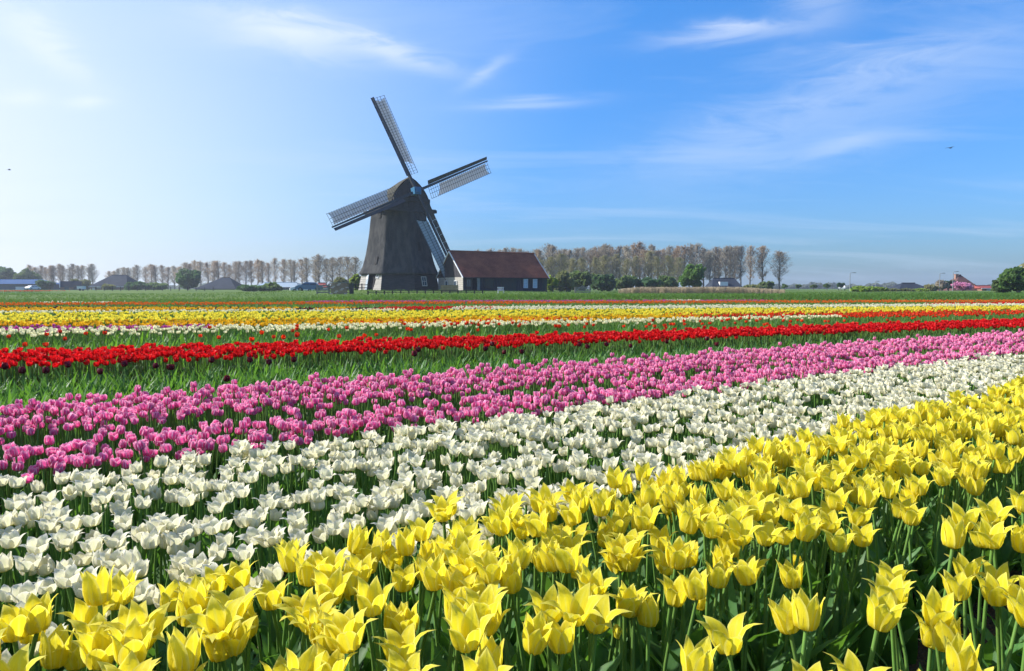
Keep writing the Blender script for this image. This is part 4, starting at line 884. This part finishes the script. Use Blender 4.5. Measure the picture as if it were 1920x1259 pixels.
def edge_line(pts, z):
    """edge of a bed: photo points at flower height z brought down onto the field, a smooth line, extended a little"""
    P = np.array([[*on_plane(px, py, z).xy] for px, py in pts])
    u = np.array([p[0] for p in pts], float)
    # fit Y as a low polynomial of X so that beds stay gently curved at most
    deg = 2 if len(pts) > 2 else 1
    cf = np.polyfit(P[:, 0], P[:, 1], deg); x0, x1 = P[0, 0], P[-1, 0]; s0, s1 = np.polyval(np.polyder(cf), x0), np.polyval(np.polyder(cf), x1)
    def f(X):
        X = np.asarray(X, float); Yv = np.polyval(cf, np.clip(X, x0, x1)); return Yv + np.where(X < x0, (X - x0) * s0, 0) + np.where(X > x1, (X - x1) * s1, 0)
    return f
def bed_points(near, far, X0, X1, density, rows=None, jit=.035, clump=0.0, rnd=None):
    """points between two edge lines from X0 to X1; rows run along the bed"""
    rnd = rnd or rng; xs = np.linspace(X0, X1, 200); a = np.clip(far(xs) - near(xs), 0, None); area = np.trapezoid(a, xs) if hasattr(np, 'trapezoid') else np.trapz(a, xs)
    n = int(area * density)
    cum = np.cumsum(a); cum /= cum[-1]; X = np.interp(rnd.random(n), cum, xs); t = rnd.random(n)
    if rows: t = (np.floor(t * rows) + .5) / rows + rnd.normal(0, .16 / rows, n)
    Y = near(X) + (far(X) - near(X)) * t
    X = X + rnd.normal(0, jit, n); Y = Y + rnd.normal(0, jit, n)
    return np.stack([X, Y], 1)
def relax(P, dmin):
    """drop points closer than dmin to an earlier one"""
    cell = {}; keep = []
    for i, (x, y) in enumerate(P):
        k = (int(math.floor(x / dmin)), int(math.floor(y / dmin))); ok = True
        for a in (-1, 0, 1):
            for b_ in (-1, 0, 1):
                for j in cell.get((k[0] + a, k[1] + b_), ()):
                    if (P[j][0] - x) ** 2 + (P[j][1] - y) ** 2 < dmin * dmin: ok = False; break
                if not ok: break
            if not ok: break
        if ok: cell.setdefault(k, []).append(i); keep.append(i)
    return P[keep]

K = {}
K['yellow'] = TulipKind('yellow', 'lily', .475, [.35, .75, 1.0, .5, .9, .15, .7, 1.15, .05, .6], 20, 11, (4, 7), (.25, .025, 3), .74, lean=.06)
K['white'] = TulipKind('white', 'cup', .39, [.5, .9, .25, 1.1, .6, .1], 14, 12, (4, 6), (.20, .020, 3), .645, lean=.03)
K['pink'] = TulipKind('pink', 'goblet', .41, [.2, .6, .35, .9, .05], 12, 13, (3, 5), (.20, .018, 3), .61, lean=.025)
def simple(key, shape='goblet', h=.39, opens=(.3, .7, 1.0), seed=20, sc=.80, leafm='leaf', n=6): K[key] = TulipKind(key, shape, h, opens, n, seed, (2, 4), (.18, .018, 2), sc, leafm, 4, .03, True)
simple('red', 'goblet', .38, (.3, .8, 1.2), 21, .82); simple('orange', seed=22); simple('amber', 'goblet', seed=23); simple('cream', 'goblet', seed=24); simple('magenta', seed=25); simple('vermilion', 'goblet', seed=26)
K['maroon'] = TulipKind('maroon', 'goblet', .37, [0, .1, .2], 5, 27, (3, 5), (.2, .018, 3), .78)
simple('whitefar', 'goblet') if False else None

def where_lr(px):
    return 'far left' if px < 320 else 'left of centre' if px < 800 else 'in the middle' if px < 1120 else 'right of centre' if px < 1600 else 'far right'
def grow(kind, P, zoff=0.0, tilt=.10, smin=.92, smax=1.06):
    """random variant, turn, tilt and size for every point"""
    n = len(P); idx = rng.integers(0, K[kind].n, n); rots = np.stack([rng.normal(0, tilt * .5, n), rng.normal(0, tilt * .5, n), rng.uniform(0, 6.283, n)], 1); scs = rng.uniform(smin, smax, n)
    pts = np.concatenate([P, np.full((n, 1), .015 + zoff)], 1); return pts, rots, scs, idx
def in_frame(p, m=60):
    q = proj(p); return q[2] > .2 and -m < q[0] < 1920 + m and q[1] < 1259 + m + 90
def individual(kind, p, rot, sc, i, label, group, parts='petals'):
    v = K[kind].var[i]; o = empty(kind + '_tulip', tuple(p)); o.rotation_euler = tuple(rot); o.scale = (sc,) * 3; tag(o, label, 'tulip', group)
    if parts == 'petals':
        for me in v['petals']: link('petal', me, o)
    else: link('bloom', v['bloom'], o)
    link('stem', v['stem'], o)
    for me in v['leaves']: link('leaf', me, o)
    return o
def bed(kind, P, name, label, cat='tulips', individuals=0, ind_label=None, group=None, parts='petals', **kw):
    pts, rots, scs, idx = grow(kind, P, **kw); rest = np.ones(len(pts), bool)
    if individuals:
        H = K[kind].var[0]['H']; cand = [(pts[i][0] ** 2 + pts[i][1] ** 2, i) for i in range(len(pts)) if in_frame((pts[i][0], pts[i][1], H), 10)]
        cand.sort(); sets = {}
        for _, i in cand[:individuals]:
            v = K[kind].var[idx[i]]; q = proj((pts[i][0], pts[i][1], v['H'] * scs[i])); rest[i] = False
            sets.setdefault(ind_label(q, v, pts[i]), []).append((q[0], i))
        for (what, place), mem in sets.items():
            for k, (_, i) in enumerate(sorted(mem)):
                lab = '%s %s from the left, %s' % (ordinal(k + 1), what, place) if len(mem) > 1 else '%s, %s' % (what, place)
                individual(kind, pts[i], rots[i], scs[i], int(idx[i]), lab, group, parts)
    if rest.any(): scatter(name, pts[rest], rots[rest], scs[rest], idx[rest], K[kind].col, label, cat)

# --- the yellow beds in front
DY = np.array([.773, .634]); NY = np.array([-.634, .773])
def strip(p0, p1, s0, s1, dens, dmin, rows=None):
    n = int((p1 - p0) * (s1 - s0) * dens); t = rng.random(n)
    if rows: t = (np.floor(t * rows) + .5) / rows + rng.normal(0, .2 / rows, n)
    P = (rng.uniform(s0, s1, n))[:, None] * DY + (p0 + (p1 - p0) * t)[:, None] * NY; return relax(P, dmin)
def openness(v): return 'nearly closed' if v['open'] < .4 else 'half open' if v['open'] < .8 else 'wide open'
def yl(q, v, p):
    b_ = p[0] * NY[0] + p[1] * NY[1] > .75
    d = ('bottom edge' if q[1] > 1120 else 'mid bed' if q[1] > 930 else 'near the white tulips') if b_ else 'corner bed'
    return ('%s yellow tulip' % openness(v), '%s, %s' % (d, where_lr(q[0])))
PY = np.concatenate([strip(.88, 1.55, -1.2, 9.5, 440, .046), strip(.05, .66, -1.0, 4.5, 330, .054)])
bed('yellow', PY, 'yellow_tulips', 'rest of the bright yellow tulips in the front beds', 'tulips', 300, yl, 'yellow tulips of the front beds')
K['yellow_bud'] = TulipKind('yellow', 'goblet', .33, [0, .1], 3, 17, (3, 5), (.2, .02, 3), .5)
for k_, (px, py, lab) in enumerate([(1328, 1143, 'small yellow bud on a low stem below the middle of the yellow bed'), (1132, 1180, 'tiny yellow bud low at the bottom edge, beside the soil gap'), (1456, 1062, 'little yellow flower bud under a cluster of taller yellow tulips'), (1768, 942, 'small orange yellow bud low among stems near the right edge')]):
    p = on_plane(px, py, .35); individual('yellow_bud', (p.x, p.y, .015), (random.uniform(-.1, .1), random.uniform(-.1, .1), k_), 1.0, k_ % 3, lab, None)
# --- white
wf = edge_line([(0, 900), (320, 852), (640, 812), (960, 775), (1280, 734), (1600, 695), (1920, 661)], .44)
def wn_(X):   # parallel to the yellow bed, just behind it
    X = np.asarray(X, float); return (1.62 + .634 * X) / .773
xs_ = np.linspace(-3, 12, 40)
def lerp_line(f, g, t): return lambda X: f(X) + (g(X) - f(X)) * t
PWt = np.concatenate([bed_points(wn_, lerp_line(wn_, wf, .52), -2.6, 9, 640, 4, .02), bed_points(lerp_line(wn_, wf, .57), wf, -3.2, 9, 640, 4, .02)])
PWt = relax(PWt, .0385)
def thin(P, amt, f):   # patches of weaker growth
    k = np.sin(P[:, 0] * f + 1.3 * np.sin(P[:, 1] * f * .8)) * np.sin(P[:, 1] * f * 1.3 + 2 * np.sin(P[:, 0] * f * .5)); return P[rng.random(len(P)) > amt * np.clip(k * 1.6, 0, 1)]
PWt = thin(PWt, .45, 5.0)
def whl(q, v, p):
    d = 'beside the yellow tulips' if q[1] > 1050 else 'near white rows' if q[1] > 960 else 'far white rows'
    return ('%s white tulip' % openness(v), '%s, %s' % (d, where_lr(q[0])))
bed('white', PWt, 'white_tulips', 'creamy white tulips behind the yellow bed', 'tulips', 300, whl, 'white tulips nearest the yellow bed')
# --- pink
pf = edge_line([(0, 753), (320, 729), (640, 704), (960, 685), (1280, 663), (1600, 640), (1920, 621)], .455)
pn = edge_line([(0, 872), (320, 838), (640, 800), (960, 765), (1280, 724), (1600, 690), (1920, 653)], .455)
PP = relax(np.concatenate([bed_points(pn, lerp_line(pn, pf, .29), -6, 13, 760, 4, .02), bed_points(lerp_line(pn, pf, .475), pf, -7, 13, 760, 6, .02)]), .0365)
def pil(q, v, p):
    d = 'nearest pink row' if q[1] > 860 else 'front pink rows' if q[1] > 820 else 'back pink rows'
    return ('%s pink tulip' % openness(v), '%s, %s' % (d, where_lr(q[0])))
bed('pink', PP, 'pink_tulips', 'broad band of pink tulips behind the white bed', 'tulips', 300, pil, 'pink tulips nearest the white bed', 'bloom')
# --- leafy band with a few maroon buds
clump_col = bpy.data.collections.new('leaf clump source')
for lm in ('leaf_light', 'leaf'):
    for s_ in range(4):
        rd = random.Random(60 + s_); b = MB()
        for k in range(5):
            q = leaf_mb(rd, rd.uniform(0, 6.28), rd.uniform(.24, .38), rd.uniform(.012, .02), 0, 4, rd.uniform(.9, 1.1)); dx, dy = rd.uniform(-.06, .06), rd.uniform(-.06, .06); q.v = [(x + dx, y + dy, z) for x, y, z in q.v]; b.add(q)
        clump_col.objects.link(bpy.data.objects.new('clump_source_%s_%d' % (lm, s_), b.mesh('leaf_clump', M[lm], True)))
def leaves(P, name, label, lo=0, hi=8, smin=.8, smax=1.15):
    n = len(P); scatter(name, np.concatenate([P, np.full((n, 1), .01)], 1), np.stack([rng.normal(0, .1, n), rng.normal(0, .1, n), rng.uniform(0, 6.28, n)], 1), rng.uniform(smin, smax, n), rng.integers(lo, hi, n), clump_col, label, 'leaves')
rn_ = edge_line([(0, 680), (640, 655.5), (1280, 629.5), (1920, 608)], .44); rf = edge_line([(0, 659), (640, 640), (1280, 618.5), (1920, 598.5)], .44)
leaves(relax(bed_points(lambda X: pf(X) + .12, lambda X: rn_(X) - .05, -10, 17, 120, None, .02), .055), 'tulip_leaves', 'band of green leaves without flowers between pink and red tulips', 0, 5, .8, 1.05)
mar = [(12, 693), (45, 703), (94, 701), (130, 691), (187, 695), (232, 688), (300, 685), (316, 686), (324, 684), (405, 679), (424, 701), (475, 679), (500, 682), (558, 672), (775, 671), (782, 661), (905, 655), (918, 650), (950, 655), (972, 658), (1085, 650), (1100, 648), (1140, 648), (1182, 646), (1252, 640), (1323, 640), (1352, 642)]
for i, (px, py) in enumerate(mar):
    p = on_plane(px, py, .42); individual('maroon', (p.x, p.y, .01), (random.uniform(-.1, .1), random.uniform(-.1, .1), random.uniform(0, 6)), random.uniform(1.0, 1.2), random.randrange(5), 'dark maroon tulip bud, %s from the left in the leafy green band' % ordinal(i + 1), 'maroon buds in the leafy band', 'bloom')
# --- red
PR = relax(bed_points(rn_, rf, -12, 20, 330, None, .03), .047)
bed('red', PR, 'red_tulips', 'dense bright red band of tulips', smin=.94, smax=1.08)
# --- green strip with scattered red flowers
gf = edge_line([(0, 629), (640, 617), (1280, 602), (1920, 589)], .42)
leaves(relax(bed_points(lambda X: rf(X) + .15, gf, -15, 24, 30, None, .03), .09), 'tulip_leaves', 'green strip of leaves behind the red tulips', 0, 8)
sp = bed_points(lambda X: rf(X) + .2, gf, -9, 17, 2.2, None, .05); sp = [p for p in sp if in_frame((p[0], p[1], .4), 0)]
sp = sorted(sp, key=lambda p: p[0] ** 2 + p[1] ** 2)[:90]
sp_rank = {id(p): k + 1 for k, p in enumerate(sorted(sp, key=lambda p: p[0] / p[1]))}
for p in sp:
    q = proj((p[0], p[1], .42)); i = random.randrange(K['vermilion'].n); o = link('red_tulip', K['vermilion'].var[i]['joined'], None, (p[0], p[1], .015), random.uniform(0, 6.28)); o.scale = (random.uniform(1.0, 1.15),) * 3
    tag(o, 'single orange red tulip, %s from the left in the green strip behind the red band' % ordinal(sp_rank[id(p)]), 'tulip', 'scattered orange red tulips')
# --- the narrower far rows (photo points of the far edge, near edge; x range)
def row_bed(kind, far, near, name, label, z=.42, dens=30, px=None, dmin=.10, **kw):
    f, n_ = edge_line(far, z), edge_line(near, z)
    x0 = far[0][0] if px is None else px[0]; x1 = far[-1][0] if px is None else px[1]
    a = on_plane(x0, np.interp(x0, [p[0] for p in far], [p[1] for p in far]), z).x; c = on_plane(x1, np.interp(x1, [p[0] for p in far], [p[1] for p in far]), z).x
    if x0 <= 0: a *= 1.3
    if x1 >= 1920: c *= 1.3
    P = relax(bed_points(n_, f, a, c, dens * 1.5, None, .04), dmin * .75); bed(kind, P, name, label, smin=.97, smax=1.03, tilt=.06, **kw)
row_bed('cream', [(0, 619), (640, 608.5), (1280, 598), (1560, 592.5)], [(0, 630), (640, 617), (1280, 603), (1560, 595.5)], 'cream_tulips', 'row of cream tulips in front of the green strip', dens=42)
row_bed('magenta', [(0, 612.5), (240, 611), (440, 609.5)], [(0, 619.5), (240, 617.5), (440, 612)], 'magenta_tulips', 'short magenta pink row at the left edge', dens=45)
row_bed('amber', [(0, 603.5), (640, 597.5), (1280, 590.5)], [(0, 613), (640, 610), (1280, 597.5)], 'amber_tulips', 'golden yellow row in front of the thick yellow band', dens=45)
row_bed('red', [(660, 605), (760, 600.5), (1000, 596), (1110, 596)], [(660, 608.5), (760, 608), (1000, 603.5), (1110, 599)], 'red_tulips', 'short red row among the golden tulips', dens=45)
row_bed('vermilion', [(1250, 590), (1400, 585.5), (1700, 581.5), (1880, 578.5)], [(1250, 597.5), (1400, 594), (1700, 587.5), (1880, 582)], 'vermilion_tulips', 'orange red band right of the golden row', dens=32)
row_bed('vermilion', [(1530, 590.5), (1680, 587.5), (1920, 583.5)], [(1530, 594.5), (1680, 594), (1920, 588)], 'orange_tulips', 'second orange red row near the right edge', dens=35)
row_bed('yellow_far' if False else 'amber', [(1870, 580), (1920, 579)], [(1870, 583.5), (1920, 583)], 'amber_tulips', 'short golden row at the right edge', dens=30)
K['yellowfar'] = TulipKind('yellow', 'goblet', .44, (.3, .6), 5, 31, (2, 4), (.18, .018, 2), .85, 'leaf', 4, .03, True)
row_bed('yellowfar', [(0, 587.5), (640, 583.5), (1280, 579.5), (1920, 573.5)], [(0, 603), (640, 597), (1280, 589.5), (1920, 579.5)], 'yellow_tulips', 'thick bright yellow band across the field', z=.48, dens=26)
K['whitefar'] = TulipKind('white', 'goblet', .40, (.3, .6), 5, 32, (2, 4), (.18, .018, 2), .82, 'leaf', 4, .03, True)
row_bed('cream', [(0, 584.5), (640, 581)], [(0, 588), (640, 584)], 'cream_tulips', 'pale cream row behind the yellow band at the left', dens=24, px=(0, 760))
row_bed('whitefar', [(900, 576), (1280, 574), (1920, 570)], [(900, 581), (1280, 579), (1920, 573.5)], 'white_tulips', 'thin white row behind the yellow band', dens=26, px=(860, 1920))
row_bed('amber', [(0, 577.5), (575, 577.5)], [(0, 584), (575, 581.5)], 'amber_tulips', 'golden orange row behind the cream row at the left', dens=22)
row_bed('amber', [(625, 577), (672, 577)], [(625, 581.5), (672, 581.5)], 'amber_tulips', 'small golden patch in the dark row', dens=24)
row_bed('maroon', [(0, 574.5), (560, 575.5)], [(0, 578), (560, 578.5)], 'maroon_tulips', 'thin dark maroon row at the left', dens=16)
row_bed('maroon', [(540, 576.5), (760, 576)], [(540, 581), (760, 581)], 'maroon_tulips', 'dark maroon row left of the short red row', dens=20)
row_bed('red', [(725, 576), (945, 575)], [(725, 581.5), (945, 578)], 'red_tulips', 'short red row behind the yellow band', dens=22)
row_bed('red', [(1735, 569), (1920, 566.5)], [(1735, 571), (1920, 569.5)], 'red_tulips', 'thin red row at the far right', dens=16)
row_bed('orange', [(0, 568.5), (640, 566.5), (1280, 565), (1920, 563)], [(0, 572), (640, 570), (1280, 568.5), (1920, 566)], 'orange_tulips', 'farthest orange row along the grassy bank', dens=14)
row_bed('magenta', [(600, 564), (1280, 562.5), (1430, 562.3)], [(600, 566), (1280, 564.5), (1430, 564)], 'magenta_tulips', 'farthest magenta row at the foot of the bank', dens=12)
row_bed('whitefar', [(100, 566.5), (240, 566.5)], [(100, 568), (240, 568)], 'white_tulips', 'a few white tulips at the foot of the left bank', dens=6)
row_bed('whitefar', [(1250, 562.8), (1300, 562.8)], [(1250, 564.2), (1300, 564.2)], 'white_tulips', 'a few white tulips in the farthest magenta row', dens=10)
allfar = edge_line([(0, 569), (640, 567), (1280, 565), (1920, 563)], .42)
leaves(relax(bed_points(gf, allfar, -34, 46, 4.5, None, .05), .2), 'tulip_leaves', 'green leaves between the far tulip rows', 0, 8, 1.0, 1.3)
# thin red strip in the far left meadow
P = bed_points(lambda X: 96 + 0 * X, lambda X: 106 + 0 * X, -78, -62.5, 6); pts, rots, scs, idx = grow('red', P); pts[:, 2] = [ground_z(x, y) for x, y in P]; scatter('red_tulips', pts, rots, scs * 1.2, idx, K['red'].col, 'thin red tulip strip in the far left meadow', 'tulips')

# ------------------------------------------------------------------ bank grass and reeds
gc = bpy.data.collections.new('grass source')
for s_ in range(4):
    rd = random.Random(80 + s_); b = MB()
    for k in range(16):
        a = rd.uniform(0, 6.28); d = Vector((math.cos(a), math.sin(a), 0)); o = Vector((rd.uniform(-.15, .15), rd.uniform(-.15, .15), 0)); h = rd.uniform(.18, .42); w = d.orthogonal() * rd.uniform(.010, .02); w.z = 0
        m_ = o + d * h * .25 + Vector((0, 0, h * .7)); b.quad(o - w, o + w, m_ + w * .8, m_ - w * .8); b.face([m_ - w * .8, m_ + w * .8, o + d * h * .7 + Vector((0, 0, h))])
    gc.objects.link(bpy.data.objects.new('grass_source_%d' % s_, b.mesh('grass_clump', M['blade'])))
n = 15000; X = rng.uniform(-48, 52, n); Y = 39.0 + .13 * X + rng.random(n) ** 1.3 * 13
scatter('bank_grass', [(x, y, ground_z(x, y)) for x, y in zip(X, Y)], np.stack([rng.normal(0, .15, n), rng.normal(0, .15, n), rng.uniform(0, 6.28, n)], 1), rng.uniform(.4, .8, n), rng.integers(0, 4, n), gc, 'rough green grass on the bank behind the tulip field', 'grass')
n = 9000; X = rng.uniform(-75, 85, n); Y = rng.uniform(52, 110, n)
ok = [i for i in range(n) if math.hypot(X[i] - MILL.x, Y[i] - MILL.y) > 8 and abs(X[i]) < Y[i] * .8]
scatter('meadow_grass', [(X[i], Y[i], ground_z(X[i], Y[i])) for i in ok], np.stack([rng.normal(0, .15, len(ok)), rng.normal(0, .15, len(ok)), rng.uniform(0, 6.28, len(ok))], 1), rng.uniform(.3, .5, len(ok)), rng.integers(0, 4, len(ok)), gc, 'short meadow grass in front of the mill and houses', 'grass')
rc_ = bpy.data.collections.new('reed source')
for s_ in range(3):
    rd = random.Random(90 + s_); b = MB()
    for k in range(14):
        o = Vector((rd.uniform(-.3, .3), rd.uniform(-.3, .3), 0)); t = o + Vector((rd.uniform(-.1, .1), rd.uniform(-.1, .1), rd.uniform(.9, 1.5))); b.tube([o, t], [.014, .008], 3); b.tube([t, t + Vector((rd.uniform(-.05, .05), 0, .15))], [.03, .008], 3)
    rc_.objects.link(bpy.data.objects.new('reed_source_%d' % s_, b.mesh('reed_clump', M['reed'])))
n = 2600; px = rng.uniform(1160, 1470, n); Y = rng.uniform(84, 90, n); XX = (px - CX) / FPX * Y
scatter('reeds', [(x, y, ground_z(x, y)) for x, y in zip(XX, Y)], np.stack([rng.normal(0, .06, n), rng.normal(0, .06, n), rng.uniform(0, 6.28, n)], 1), rng.uniform(.32, .50, n) * np.interp(px, [1160, 1200, 1380, 1470], [.7, 1, 1, .6]), rng.integers(0, 3, n), rc_, 'strip of dry tan reeds in front of the green bushes', 'reeds')

# ------------------------------------------------------------------ haze
b = MB(); b.box((0, 870, 14.5), (3100, 1900, 31)); hz = b.build('haze', None); hz.data.materials.clear(); tag(hz, 'thin pale spring haze over the fields', 'haze', None, 'stuff')
hm = bpy.data.materials.new('haze air'); hm.use_nodes = True; hm.node_tree.nodes.clear(); ho = hm.node_tree.nodes.new('ShaderNodeOutputMaterial'); hv = hm.node_tree.nodes.new('ShaderNodeVolumePrincipled')
hv.inputs['Color'].default_value = (.80, .88, 1.0, 1); hv.inputs['Density'].default_value = 0.00035; hv.inputs['Anisotropy'].default_value = 0.3
hm.node_tree.links.new(hv.outputs[0], ho.inputs['Volume']); hz.data.materials.append(hm)
